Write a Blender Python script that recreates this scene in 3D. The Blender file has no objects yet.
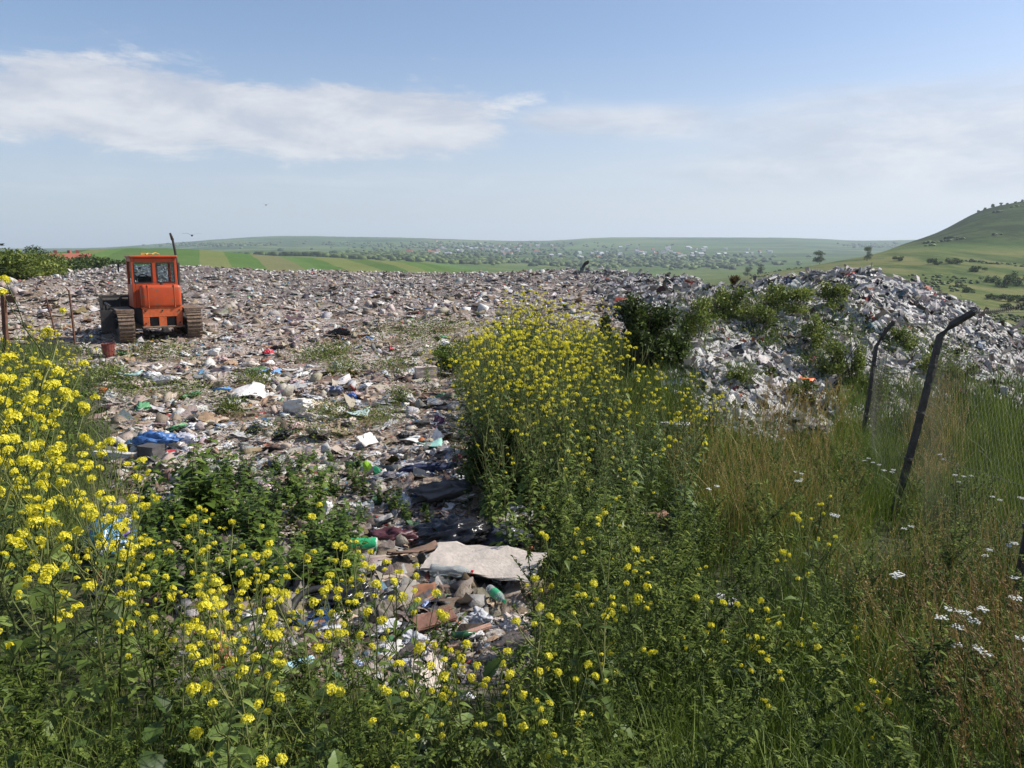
import bpy, bmesh, math, random
import numpy as np
from mathutils import Vector, Matrix, noise as mnoise

random.seed(7)
RNG = np.random.default_rng(7)
S = bpy.context.scene
COL = S.collection
R = math.radians

# ------------------------------------------------------------------ camera
F_PX = 788.0
PITCH = R(9.5)
CAM = np.array([0.0, 0.0, 2.6])
cd = bpy.data.cameras.new('camera')
cam = bpy.data.objects.new('camera', cd)
COL.objects.link(cam)
cam.location = CAM
cam.rotation_euler = (R(90) - PITCH, 0, 0)
cd.sensor_width = 36.0
cd.lens = F_PX / 1024 * 36.0
cd.clip_start = 0.05
cd.clip_end = 40000
S.camera = cam

# ------------------------------------------------------------------ world, sun, exposure
SUN_EL, SUN_AZ = R(44), R(80)          # azimuth clockwise from the viewing direction (+Y)
SKY_STRENGTH = 0.094
SUN_STRENGTH = 5.0
EXPOSURE = 0.3
W = bpy.data.worlds.new("World")
S.world = W
W.use_nodes = True


class NT:
    """tiny node-tree helper"""
    def __init__(self, tree):
        self.t = tree
        tree.nodes.clear()

    def n(self, kind, **kw):
        nd = self.t.nodes.new(kind)
        for k, v in kw.items():
            if k.startswith('_'):
                setattr(nd, k[1:], v)
            else:
                key = int(k[1:]) if (k[0] == 'i' and k[1:].isdigit()) else k.replace('__', ' ')
                self.set(nd.inputs[key], v)
        return nd

    def set(self, sock, v):
        if hasattr(v, 'is_output') or isinstance(v, bpy.types.NodeSocket):
            self.t.links.new(v, sock)
        else:
            sock.default_value = v

    def m(self, op, a, b=None, c=None, clamp=False):
        nd = self.t.nodes.new('ShaderNodeMath')
        nd.operation = op
        nd.use_clamp = clamp
        self.set(nd.inputs[0], a)
        if b is not None:
            self.set(nd.inputs[1], b)
        if c is not None:
            self.set(nd.inputs[2], c)
        return nd.outputs[0]

    def smooth(self, x, lo, hi, t0=0.0, t1=1.0):
        nd = self.t.nodes.new('ShaderNodeMapRange')
        nd.interpolation_type = 'SMOOTHSTEP'
        self.set(nd.inputs[0], x)
        nd.inputs[1].default_value = lo
        nd.inputs[2].default_value = hi
        nd.inputs[3].default_value = t0
        nd.inputs[4].default_value = t1
        return nd.outputs[0]

    def mix(self, fac, a, b, mode='MIX'):
        nd = self.t.nodes.new('ShaderNodeMix')
        nd.data_type = 'RGBA'
        nd.blend_type = mode
        self.set(nd.inputs[0], fac)
        self.set(nd.inputs[6], a)
        self.set(nd.inputs[7], b)
        return nd.outputs[2]

    def noise(self, vec, scale, detail=4, rough=0.55, dist=0.0):
        nd = self.t.nodes.new('ShaderNodeTexNoise')
        if vec is not None:
            self.set(nd.inputs['Vector'], vec)
        nd.inputs['Scale'].default_value = scale
        nd.inputs['Detail'].default_value = detail
        nd.inputs['Roughness'].default_value = rough
        nd.inputs['Distortion'].default_value = dist
        return nd.outputs[0]

    def ramp(self, fac, stops, const=False):
        nd = self.t.nodes.new('ShaderNodeValToRGB')
        cr = nd.color_ramp
        if const:
            cr.interpolation = 'CONSTANT'
        while len(cr.elements) < len(stops):
            cr.elements.new(0.5)
        for e, (p, c) in zip(cr.elements, stops):
            e.position = p
            e.color = (*c, 1)
        self.set(nd.inputs[0], fac)
        return nd.outputs[0]


def build_world():
    t = NT(W.node_tree)
    out = t.n('ShaderNodeOutputWorld')
    bg = t.n('ShaderNodeBackground')
    bg.inputs['Strength'].default_value = SKY_STRENGTH
    t.t.links.new(bg.outputs[0], out.inputs[0])
    sky = t.n('ShaderNodeTexSky')
    sky.sky_type = 'NISHITA'
    sky.sun_disc = False
    sky.sun_elevation = SUN_EL
    sky.sun_rotation = SUN_AZ
    sky.altitude = 300
    sky.air_density = 1.0
    sky.dust_density = 1.6
    sky.ozone_density = 1.5
    tc = t.n('ShaderNodeTexCoord')
    sp = t.n('ShaderNodeSeparateXYZ', Vector=tc.outputs['Generated'])
    x, y, z = sp.outputs
    az = t.m('ARCTAN2', x, y)
    el = t.m('ARCSINE', z)
    cb = t.n('ShaderNodeCombineXYZ', X=az, Y=t.m('MULTIPLY', el, 3.2), Z=0.3)
    n1 = t.noise(cb.outputs[0], 7.5, 12, 0.66, 0.25)
    cb2 = t.n('ShaderNodeCombineXYZ', X=t.m('MULTIPLY', az, 0.7), Y=t.m('MULTIPLY', el, 5.5), Z=4.1)
    n2 = t.noise(cb2.outputs[0], 5.0, 7, 0.6, 0.6)

    def bump(a0, sa, e0, se_lo, se_hi):
        # soft patch of sky round azimuth a0, elevation e0 (degrees)
        da = t.m('DIVIDE', t.m('SUBTRACT', az, R(a0)), R(sa))
        de = t.m('SUBTRACT', el, R(e0))
        lo = t.m('DIVIDE', t.m('MINIMUM', de, 0.0), R(se_lo))
        hi = t.m('DIVIDE', t.m('MAXIMUM', de, 0.0), R(se_hi))
        q = t.m('ADD', t.m('POWER', t.m('ABSOLUTE', da), 4.0), t.m('ADD', t.m('MULTIPLY', lo, lo), t.m('MULTIPLY', hi, hi)))
        return t.m('EXPONENT', t.m('MULTIPLY', q, -1.0))
    # long bank of cloud on the left, its top rising in two humps
    b1 = bump(-20, 20, 8.6, 2.6, 2.6)
    b1b = bump(-25.5, 7, 10.6, 2.0, 2.2)
    b1c = bump(-8, 7.0, 9.6, 2.6, 2.2)
    d1 = t.m('ADD', b1, t.m('MULTIPLY', t.m('ADD', b1b, b1c), 0.45))
    c1 = t.smooth(t.m('ADD', t.m('MULTIPLY', d1, 0.62), t.m('MULTIPLY', t.m('SUBTRACT', n1, 0.5), 1.25)), 0.22, 0.50)
    # thin streaks in the middle and a broad veil on the right
    b2 = bump(6.5, 6.5, 9.0, 1.4, 1.0)
    b3 = bump(28, 17, 8.0, 3.2, 2.6)
    b5 = bump(0, 60, 4.5, 2.0, 2.4)
    d2 = t.m('ADD', t.m('ADD', t.m('MULTIPLY', b2, 0.72), t.m('MULTIPLY', b3, 0.74)), t.m('MULTIPLY', b5, 0.35))
    c2 = t.smooth(t.m('ADD', d2, t.m('MULTIPLY', t.m('SUBTRACT', n2, 0.5), 0.9)), 0.15, 0.85)
    # faint high wisps
    c3 = t.m('MULTIPLY', t.smooth(n2, 0.6, 0.85), 0.22)
    fac = t.m('MAXIMUM', t.m('MULTIPLY', c1, 0.86), t.m('MAXIMUM', t.m('MULTIPLY', c2, 0.72), c3))
    # hazy air thickening towards the horizon
    hz = t.m('MULTIPLY', t.smooth(el, R(-2), R(15), 1.0, 0.0), 0.84)
    right = t.smooth(az, R(-40), R(60), 0.0, 1.0)
    hz = t.m('MULTIPLY', hz, t.m('ADD', 0.75, t.m('MULTIPLY', right, 0.5)))
    blue = t.mix(1.0, sky.outputs[0], (1.2, 1.21, 1.29, 1), 'MULTIPLY')
    base = t.mix(hz, blue, t.mix(right, (4.9, 5.3, 6.4, 1), (7.3, 7.4, 7.8, 1)))
    shade = t.mix(t.smooth(n1, 0.35, 0.7), (5.0, 5.3, 6.1, 1), (7.3, 7.3, 7.5, 1))
    colr = t.mix(t.m('MINIMUM', fac, 1.0), base, shade)
    t.t.links.new(colr, bg.inputs['Color'])


build_world()
SUNV = Vector((math.sin(SUN_AZ) * math.cos(SUN_EL), math.cos(SUN_AZ) * math.cos(SUN_EL), math.sin(SUN_EL)))
sl = bpy.data.lights.new('sun', 'SUN')
sl.energy = SUN_STRENGTH
sl.angle = R(0.55)
sl.color = (1.0, 0.955, 0.88)
so = bpy.data.objects.new('sun', sl)
COL.objects.link(so)
so.location = (30, -5, 40)
so.rotation_euler = SUNV.to_track_quat('Z', 'Y').to_euler()
S.view_settings.view_transform = 'Standard'
S.view_settings.look = 'None'
S.view_settings.exposure = EXPOSURE
S.view_settings.gamma = 1
S.view_settings.use_curve_mapping = False
try:
    S.cycles.max_bounces = 6
    S.cycles.diffuse_bounces = 2
    S.cycles.glossy_bounces = 2
    S.cycles.transmission_bounces = 4
    S.cycles.transparent_max_bounces = 6
    S.cycles.volume_bounces = 1
    S.cycles.use_denoising = True
    S.cycles.sample_clamp_indirect = 4.0
except Exception:
    pass

# ------------------------------------------------------------------ pixel <-> place
CP, SP = math.cos(PITCH), math.sin(PITCH)


def ray(u, v):
    dx = (np.asarray(u, float) - 512) / F_PX
    dy = (384 - np.asarray(v, float)) / F_PX
    return np.stack([dx, CP + dy * SP, -SP + dy * CP], -1)


def P(u, v, d):
    """point seen at (u, v) whose distance along +Y is d"""
    r = ray(u, v)
    return CAM + r * (np.asarray(d, float) / r[..., 1])[..., None]


# ------------------------------------------------------------------ value noise (numpy)
_perm = RNG.random((256, 256))


def vnoise(x, y):
    xi = np.floor(x).astype(int)
    yi = np.floor(y).astype(int)
    fx = x - xi
    fy = y - yi
    fx = fx * fx * (3 - 2 * fx)
    fy = fy * fy * (3 - 2 * fy)
    a = _perm[xi & 255, yi & 255]
    b = _perm[(xi + 1) & 255, yi & 255]
    c = _perm[xi & 255, (yi + 1) & 255]
    d = _perm[(xi + 1) & 255, (yi + 1) & 255]
    return (a * (1 - fx) + b * fx) * (1 - fy) + (c * (1 - fx) + d * fx) * fy - 0.5


def fbm(x, y, octs=4):
    s = 0
    a = 1.0
    for k in range(octs):
        s = s + a * vnoise(x * 2 ** k + 17.3 * k, y * 2 ** k + 5.1 * k)
        a *= 0.5
    return s


# ------------------------------------------------------------------ near ground: thin plate spline through surveyed points
ctrl = [(0, 0, .9), (-3, 1, .85), (3, 1, .6), (0, 2.5, .62), (-3, 3, .5), (3, 3, .3), (0, 4.6, .18), (0, 6.2, .0), (-4, 5, .15),
        (-6, 8, 0), (0, 8, 0), (2, 6, -.05), (5, 5, -.15), (3, 8, -.2), (4.4, 8.6, -.42), (9, 8, -.8), (7, 3, -.1),
        (0, -8, .9), (-10, -8, .8), (10, -8, .2), (-40, -10, .5), (40, -10, -2),
        (-8, 3, .35), (-15, 5, .2), (-12, 12, .1), (-25, 12, .3), (-40, 20, .3),
        (-6, 14, .1), (0, 14, .12), (-9, 22, .26), (0, 22, .32), (-20, 20, .35), (-14, 26, .5),
        (-20, 40, 1.0), (-8, 35, .7), (2, 34, .9), (-4, 48, 1.0), (1.0, 11, -.1), (1.5, 16, .2),
        (14, 36, -.2), (10, 42, .8), (22, 28, -2.2), (28, 36, -4), (32, 20, -2.6), (20, 12, -1.6), (40, 60, -8), (20, 50, -3),
        (-34, 30, .2), (-40, 45, -3), (-30, 66, -4), (-60, 30, -2), (-60, 70, -8), (-60, 0, 0),
        (-18, 70, -.8), (-4, 68, -.6), (8, 66, -2), (20, 75, -7), (0, 85, -8), (-25, 88, -9), (30, 95, -12), (0, 100, -12), (60, 100, -14), (60, 20, -6), (60, -10, -5), (-60, 100, -14)]
for (u, v, d) in [(690, 425, 13.5), (820, 432, 15), (760, 370, 19), (760, 305, 25), (700, 304, 25), (690, 340, 17.5), (600, 352, 18),
                  (870, 274, 28), (830, 286, 27.5), (905, 283, 27), (950, 312, 26), (1000, 347, 25), (1040, 382, 24), (880, 330, 22), (940, 375, 20),
                  (960, 430, 16), (1024, 402, 21), (100, 275, 56), (250, 275, 58), (400, 275, 58), (540, 277, 56), (620, 279, 50), (690, 284, 42),
                  (700, 297, 33), (740, 299, 33), (780, 297, 33), (820, 293, 33), (740, 296, 28), (650, 286, 36),
                  (0, 294, 27), (60, 281, 34), (120, 276, 45), (-60, 300, 26)]:
    p = P(u, v, d)
    ctrl.append(tuple(p))
ctrl = np.array(ctrl, float)


def _U(r2):
    return np.where(r2 > 1e-9, r2 * np.log(np.maximum(r2, 1e-9)), 0)


_n = len(ctrl)
_d2 = ((ctrl[:, None, :2] - ctrl[None, :, :2]) ** 2).sum(-1)
_A = np.zeros((_n + 3, _n + 3))
_A[:_n, :_n] = _U(_d2) + np.eye(_n) * 0.6
_A[:_n, _n] = 1
_A[:_n, _n + 1:] = ctrl[:, :2]
_A[_n:, :_n] = _A[:_n, _n:].T
_w = np.linalg.solve(_A, np.r_[ctrl[:, 2], 0, 0, 0])


def tps(x, y):
    out = _w[_n] + _w[_n + 1] * x + _w[_n + 2] * y
    for k in range(_n):
        out = out + _w[k] * _U((x - ctrl[k, 0]) ** 2 + (y - ctrl[k, 1]) ** 2)
    return out


# litter zone, in metres
LIT = np.array([(-46, 21.5), (-11.6, 21.0), (-6.3, 12), (-4.5, 8.6), (-3.3, 6.3), (-2.3, 4.8), (-1.9, 3.75), (0.0, 3.75), (0.12, 6.0), (-.05, 8.2), (-.5, 10), (-.8, 13), (-.8, 17), (.8, 20), (2.3, 21.5),
                (3.5, 19.5), (3.2, 16), (3.2, 13.4), (4, 13), (6.2, 14.6), (9, 17), (13, 20), (17, 24), (18.5, 27), (17, 33), (12, 64), (-20, 64), (-30, 50), (-29, 34), (-46, 26)], float)




def inpoly(x, y, poly):
    x = np.asarray(x, float)
    y = np.asarray(y, float)
    ins = np.zeros(np.broadcast(x, y).shape, bool)
    n = len(poly)
    for i in range(n):
        x0, y0 = poly[i]
        x1, y1 = poly[(i + 1) % n]
        c = ((y0 > y) != (y1 > y)) & (x < (x1 - x0) * (y - y0) / ((y1 - y0) if y1 != y0 else 1e-9) + x0)
        ins ^= c
    return ins


GX0, GX1, GY0, GY1, GS = -62.0, 62.0, -11.0, 101.0, 0.2
_gx = np.arange(GX0, GX1 + GS, GS)
_gy = np.arange(GY0, GY1 + GS, GS)
_mx, _my = np.meshgrid(_gx, _gy, indexing='ij')
HM = tps(_mx, _my)
_wb = np.clip(_my / 20, .25, 1) * 1.0
LM = inpoly(_mx + fbm(_mx * .8, _my * .8, 3) * _wb, _my + fbm(_mx * .8 + 40, _my * .8, 3) * _wb, LIT).astype(float)
for _ in range(2):
    LM = (LM + np.roll(LM, 1, 0) + np.roll(LM, -1, 0) + np.roll(LM, 1, 1) + np.roll(LM, -1, 1)) / 5
_far = np.clip((_my - 18) / 30, 0, 1)
_mnd = np.clip((_mx - 2) / 4, 0, 1) * np.clip((_my - 11) / 6, 0, 1)
HM = HM + LM * (fbm(_mx * .9, _my * .9, 4) * (0.14 + .26 * np.maximum(_far, _mnd * 1.3)) + fbm(_mx * .25 + 9, _my * .25, 2) * .16 * np.maximum(_far, _mnd)) \
    + (1 - LM) * fbm(_mx * .7 + 3, _my * .7, 3) * .12


def _bil(A, x, y):
    fx = np.clip((np.asarray(x, float) - GX0) / GS, 0, A.shape[0] - 1.001)
    fy = np.clip((np.asarray(y, float) - GY0) / GS, 0, A.shape[1] - 1.001)
    i = fx.astype(int)
    j = fy.astype(int)
    a = fx - i
    b = fy - j
    return A[i, j] * (1 - a) * (1 - b) + A[i + 1, j] * a * (1 - b) + A[i, j + 1] * (1 - a) * b + A[i + 1, j + 1] * a * b


def gz(x, y):
    return _bil(HM, x, y)


def lit(x, y):
    return _bil(LM, x, y)


def hit(u, v):
    """where the sight line through (u, v) first meets the near ground; returns (N,3) and ok"""
    u = np.atleast_1d(np.asarray(u, float))
    v = np.atleast_1d(np.asarray(v, float))
    r = ray(u, v)
    r = r / r[:, 1:2]
    d = np.full(len(u), 0.8)
    done = np.zeros(len(u), bool)
    res = np.full(len(u), np.nan)
    prev = d.copy()
    for _ in range(900):
        p = CAM + r * d[:, None]
        below = (p[:, 2] <= gz(p[:, 0], p[:, 1])) & ~done
        res[below] = d[below]
        done |= below
        if done.all() or d.min() > 95:
            break
        prev = d
        d = d * 1.006 + 0.004
    ok = done & (np.nan_to_num(res, nan=999) < 92)
    res = np.nan_to_num(res, nan=50.0)
    p = CAM + r * res[:, None]
    p[:, 2] = gz(p[:, 0], p[:, 1])
    return p, ok


def at(u, v):
    p, ok = hit([u], [v])
    return p[0]


# ------------------------------------------------------------------ materials
MATS = {}


def newmat(name):
    m = bpy.data.materials.new(name)
    m.use_nodes = True
    return m, NT(m.node_tree)


def finish(t, shader):
    o = t.n('ShaderNodeOutputMaterial')
    t.t.links.new(shader, o.inputs['Surface'])
    return o


def mat_plain(name, c, rough=.6, metal=0.0, var=.25, nscale=9.0, bump=.0, bscale=40.0, spec=.4, dirt=None, trans=0.0, coat=0.0):
    """solid colour with blotchy variation, optional dirt patches and bump"""
    if name in MATS:
        return MATS[name]
    m, t = newmat(name)
    tc = t.n('ShaderNodeTexCoord')
    v = tc.outputs['Object']
    n = t.noise(v, nscale, 5, .6)
    lo = tuple(max(0, q * (1 - var)) for q in c)
    hi = tuple(min(1, q * (1 + var)) for q in c)
    col = t.ramp(n, [(.3, lo), (.7, hi)])
    if dirt:
        n2 = t.noise(v, nscale * 1.7 + 2, 6, .65)
        col = t.mix(t.smooth(n2, dirt[1], dirt[1] + .14), col, (*dirt[0], 1))
    bs = t.n('ShaderNodeBsdfPrincipled')
    t.set(bs.inputs['Base Color'], col)
    bs.inputs['Roughness'].default_value = rough
    bs.inputs['Metallic'].default_value = metal
    bs.inputs['Specular IOR Level'].default_value = spec
    bs.inputs['Transmission Weight'].default_value = trans
    bs.inputs['Coat Weight'].default_value = coat
    if bump:
        b = t.n('ShaderNodeBump')
        b.inputs['Strength'].default_value = bump
        b.inputs['Distance'].default_value = .02
        t.set(b.inputs['Height'], t.noise(v, bscale, 5, .6))
        t.t.links.new(b.outputs[0], bs.inputs['Normal'])
    finish(t, bs.outputs[0])
    MATS[name] = m
    return m


def mat_leaf(name, cols, trans=.35, rough=.45, attr=True, obvar=True, spec=.22):
    """leaf / blade: colour from a per-leaf random attribute and a per-plant random number, part of the light passing through"""
    if name in MATS:
        return MATS[name]
    m, t = newmat(name)
    at_ = t.n('ShaderNodeAttribute', _attribute_name='rnd')
    f = at_.outputs['Fac']
    oi = t.n('ShaderNodeObjectInfo')
    geo = t.n('ShaderNodeNewGeometry')
    big = t.noise(geo.outputs['Position'], 1.7, 3, .5)
    f2 = t.m('ADD', t.m('MULTIPLY', f, .62), t.m('ADD', t.m('MULTIPLY', oi.outputs['Random'], .2 if obvar else 0), t.m('MULTIPLY', t.m('SUBTRACT', big, .34), .7)))
    n = len(cols)
    if cols[0][1] >= cols[0][0] and cols[0][0] < .3:
        k_ = np.linspace(.42, 1.62, len(cols))  # wider spread of leaf tones puts shadow and highlight contrast into the colour
        cols = [(c[0] * 1.22 * q, c[1] * 1.14 * q, c[2] * .9 * q) for c, q in zip(cols, k_)]
        trans *= .75
    col = t.ramp(f2, [(i / max(1, n - 1) * .9 + .05, c) for i, c in enumerate(cols)])
    bs = t.n('ShaderNodeBsdfPrincipled')
    t.set(bs.inputs['Base Color'], col)
    bs.inputs['Roughness'].default_value = rough
    bs.inputs['Specular IOR Level'].default_value = spec
    tr = t.n('ShaderNodeBsdfTranslucent')
    t.set(tr.inputs['Color'], t.mix(.5, col, (.9, 1.0, .3, 1), 'MULTIPLY'))
    mx = t.n('ShaderNodeMixShader')
    mx.inputs[0].default_value = trans
    t.t.links.new(bs.outputs[0], mx.inputs[1])
    t.t.links.new(tr.outputs[0], mx.inputs[2])
    finish(t, mx.outputs[0])
    MATS[name] = m
    return m


def mat_litter(name, rough=.55, trans=.12):
    m, t = newmat(name)
    a = t.n('ShaderNodeAttribute', _attribute_name='Col')
    geo = t.n('ShaderNodeNewGeometry')
    dirt = t.smooth(t.noise(geo.outputs['Position'], 7, 6, .7), .5, .72)
    col = t.mix(t.m('MULTIPLY', dirt, .55), a.outputs['Color'], (.17, .125, .09, 1))
    bs = t.n('ShaderNodeBsdfPrincipled')
    t.set(bs.inputs['Base Color'], col)
    bs.inputs['Roughness'].default_value = rough
    bs.inputs['Specular IOR Level'].default_value = .35
    b = t.n('ShaderNodeBump')
    b.inputs['Strength'].default_value = .5
    b.inputs['Distance'].default_value = .03
    t.set(b.inputs['Height'], t.noise(geo.outputs['Position'], 26, 4, .6))
    t.t.links.new(b.outputs[0], bs.inputs['Normal'])
    tr = t.n('ShaderNodeBsdfTranslucent')
    t.set(tr.inputs['Color'], col)
    mx = t.n('ShaderNodeMixShader')
    mx.inputs[0].default_value = trans
    t.t.links.new(bs.outputs[0], mx.inputs[1])
    t.t.links.new(tr.outputs[0], mx.inputs[2])
    finish(t, mx.outputs[0])
    return m


def mat_ground():
    m, t = newmat('ground_soil')
    geo = t.n('ShaderNodeNewGeometry')
    p = geo.outputs['Position']
    a = t.n('ShaderNodeAttribute', _attribute_name='litter')
    soil = t.ramp(t.noise(p, 2.3, 7, .65), [(.25, (.07, .045, .028)), (.5, (.17, .115, .075)), (.62, (.26, .19, .13)), (.8, (.36, .29, .22))])
    vo = t.n('ShaderNodeTexVoronoi', Vector=p, Scale=13.0, Randomness=1.0)
    sp = t.n('ShaderNodeSeparateColor', Color=vo.outputs['Color'])
    pal = [(0, (.42, .36, .31)), (.12, (.16, .11, .08)), (.25, (.5, .42, .36)), (.36, (.62, .6, .57)), (.46, (.06, .05, .045)), (.56, (.33, .25, .19)),
           (.68, (.44, .35, .28)), (.78, (.55, .52, .5)), (.86, (.22, .16, .12)), (.93, (.12, .18, .28)), (.965, (.35, .1, .07))]
    bits = t.ramp(sp.outputs[0], pal, True)
    vo2 = t.n('ShaderNodeTexVoronoi', Vector=p, Scale=34.0, Randomness=1.0)
    sp2 = t.n('ShaderNodeSeparateColor', Color=vo2.outputs['Color'])
    bits2 = t.ramp(sp2.outputs[1], pal, True)
    mixb = t.mix(t.smooth(t.noise(p, 5, 3), .42, .58), bits, bits2)
    k = t.smooth(t.noise(p, 1.1, 5, .6), .36, .54)
    lt = t.mix(t.m('MULTIPLY', k, .85), soil, mixb)
    dk = t.n('ShaderNodeAttribute', _attribute_name='heap')
    under = t.mix(t.smooth(t.noise(p, 6, 6, .7), .4, .6), (.045, .042, .042, 1), (.17, .155, .15, 1))
    lt = t.mix(t.m('MULTIPLY', dk.outputs['Fac'], .85), lt, under)  # dark film under the litter; shaded gaps between pieces put into the colour
    grs = t.ramp(t.noise(p, 3.1, 6, .7), [(.3, (.03, .028, .014)), (.55, (.05, .062, .02)), (.75, (.11, .095, .045))])
    col = t.mix(a.outputs['Fac'], grs, lt)
    bs = t.n('ShaderNodeBsdfPrincipled')
    t.set(bs.inputs['Base Color'], col)
    bs.inputs['Roughness'].default_value = .85
    bs.inputs['Specular IOR Level'].default_value = .2
    b = t.n('ShaderNodeBump')
    b.inputs['Strength'].default_value = .9
    b.inputs['Distance'].default_value = .05
    t.set(b.inputs['Height'], t.m('ADD', t.noise(p, 9, 7, .7), t.m('MULTIPLY', vo.outputs['Distance'], .8)))
    t.t.links.new(b.outputs[0], bs.inputs['Normal'])
    finish(t, bs.outputs[0])
    return m


def mat_hills():
    m, t = newmat('hill_grass')
    geo = t.n('ShaderNodeNewGeometry')
    p = geo.outputs['Position']
    sp = t.n('ShaderNodeSeparateXYZ', Vector=p)
    x, y, z = sp.outputs
    base = t.ramp(t.noise(p, .012, 8, .62), [(.3, (.055, .095, .026)), (.45, (.085, .13, .036)), (.58, (.13, .15, .05)), (.72, (.10, .14, .042))])
    fine = t.noise(p, .25, 6, .7)
    base = t.mix(t.smooth(fine, .4, .7, 0, .55), base, (.05, .075, .022, 1))
    # strip fields on the left-hand ridge: long narrow plots running downhill
    q = t.m('ADD', t.m('MULTIPLY', x, .93), t.m('MULTIPLY', y, .36))
    vo = t.n('ShaderNodeTexVoronoi', _voronoi_dimensions='1D', W=q, Scale=.085, Randomness=1.0)
    s3 = t.n('ShaderNodeSeparateColor', Color=vo.outputs['Color'])
    strips = t.ramp(s3.outputs[0], [(0, (.07, .14, .03)), (.2, (.10, .19, .04)), (.38, (.055, .11, .025)), (.52, (.17, .18, .06)), (.6, (.085, .15, .035)), (.74, (.10, .17, .045)), (.87, (.18, .16, .08)), (.92, (.07, .12, .03))], True)
    fm = t.m('MULTIPLY', t.smooth(y, 180, 230), t.smooth(y, 900, 1000, 1, 0))
    fm = t.m('MULTIPLY', fm, t.smooth(t.m('DIVIDE', x, y), -.12, .0, 1, 0))
    base = t.mix(t.m('MULTIPLY', fm, .62), base, strips)
    # patchwork far off
    vc = t.n('ShaderNodeMapping', Vector=p)
    vc.inputs['Rotation'].default_value = (0, 0, .5)
    vc.inputs['Scale'].default_value = (.0022, .0048, .0)
    v2 = t.n('ShaderNodeTexVoronoi', Vector=vc.outputs[0], Scale=1.6, Randomness=.9)
    s4 = t.n('ShaderNodeSeparateColor', Color=v2.outputs['Color'])
    patch = t.ramp(s4.outputs[0], [(0, (.05, .085, .026)), (.25, (.085, .13, .038)), (.5, (.035, .06, .022)), (.7, (.12, .145, .055)), (.85, (.065, .105, .034))], True)
    base = t.mix(t.smooth(y, 900, 1300, 0, .75), base, patch)
    wood = t.smooth(t.noise(p, .0028, 7, .62), .52, .60)
    base = t.mix(t.m('MULTIPLY', wood, t.smooth(y, 1100, 1700, 0, .8)), base, (.03, .05, .02, 1))
    # scrub on the steep hill to the right
    rr = t.m('DIVIDE', x, y)
    scr = t.m('MULTIPLY', t.smooth(z, 2.0, 12.0), t.m('MULTIPLY', t.smooth(rr, .34, .42), t.smooth(y, 900, 1100, 1, 0)))
    sn = t.noise(p, .035, 7, .68)
    sn2 = t.noise(p, .16, 5, .7)
    sm = t.m('ADD', t.m('MULTIPLY', sn, .7), t.m('MULTIPLY', sn2, .3))
    base = t.mix(t.m('MULTIPLY', scr, t.smooth(sm, .43, .54, .6, 1.0)), base, (.024, .038, .012, 1))
    ms = t.m('MULTIPLY', t.m('MULTIPLY', t.smooth(rr, .22, .3), t.smooth(y, 700, 800, 1, 0)), t.smooth(z, 0.0, 6.0, 1, 0))
    mp = t.n('ShaderNodeMapping', Vector=p)
    mp.inputs['Scale'].default_value = (1.0, .26, 1)
    mead = t.ramp(t.noise(mp.outputs[0], .055, 9, .68), [(.34, (.03, .046, .014)), (.44, (.06, .088, .024)), (.51, (.11, .125, .04)), (.59, (.17, .155, .062)), (.68, (.075, .1, .03))])
    base = t.mix(t.m('MULTIPLY', ms, .85), base, mead)
    bs = t.n('ShaderNodeBsdfPrincipled')
    t.set(bs.inputs['Base Color'], base)
    bs.inputs['Roughness'].default_value = .95
    bs.inputs['Specular IOR Level'].default_value = .05
    b = t.n('ShaderNodeBump')
    b.inputs['Strength'].default_value = .8
    b.inputs['Distance'].default_value = 1.2
    t.set(b.inputs['Height'], t.noise(p, .12, 7, .7))
    t.t.links.new(b.outputs[0], bs.inputs['Normal'])
    finish(t, bs.outputs[0])
    return m


# ------------------------------------------------------------------ mesh helpers
def link(name, me, parent=None, kind=None):
    o = bpy.data.objects.new(name, me)
    COL.objects.link(o)
    if parent:
        o.parent = parent
    if kind:
        o['kind'] = kind
    return o


def tag(o, label, cat, group=None, kind=None):
    if label:
        o['label'] = label
    if cat:
        o['category'] = cat
    if group:
        o['group'] = group
    if kind:
        o['kind'] = kind
    return o


def thing(name, label, cat, loc=(0, 0, 0), rz=0.0, group=None):
    o = bpy.data.objects.new(name, None)
    o.empty_display_size = .1
    COL.objects.link(o)
    o.location = loc
    o.rotation_euler = (0, 0, rz)
    return tag(o, label, cat, group)


def copy_tree(o, parent=None):
    c = o.copy()
    COL.objects.link(c)
    c.parent = parent
    for ch in list(o.children):
        copy_tree(ch, c)
    return c


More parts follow.
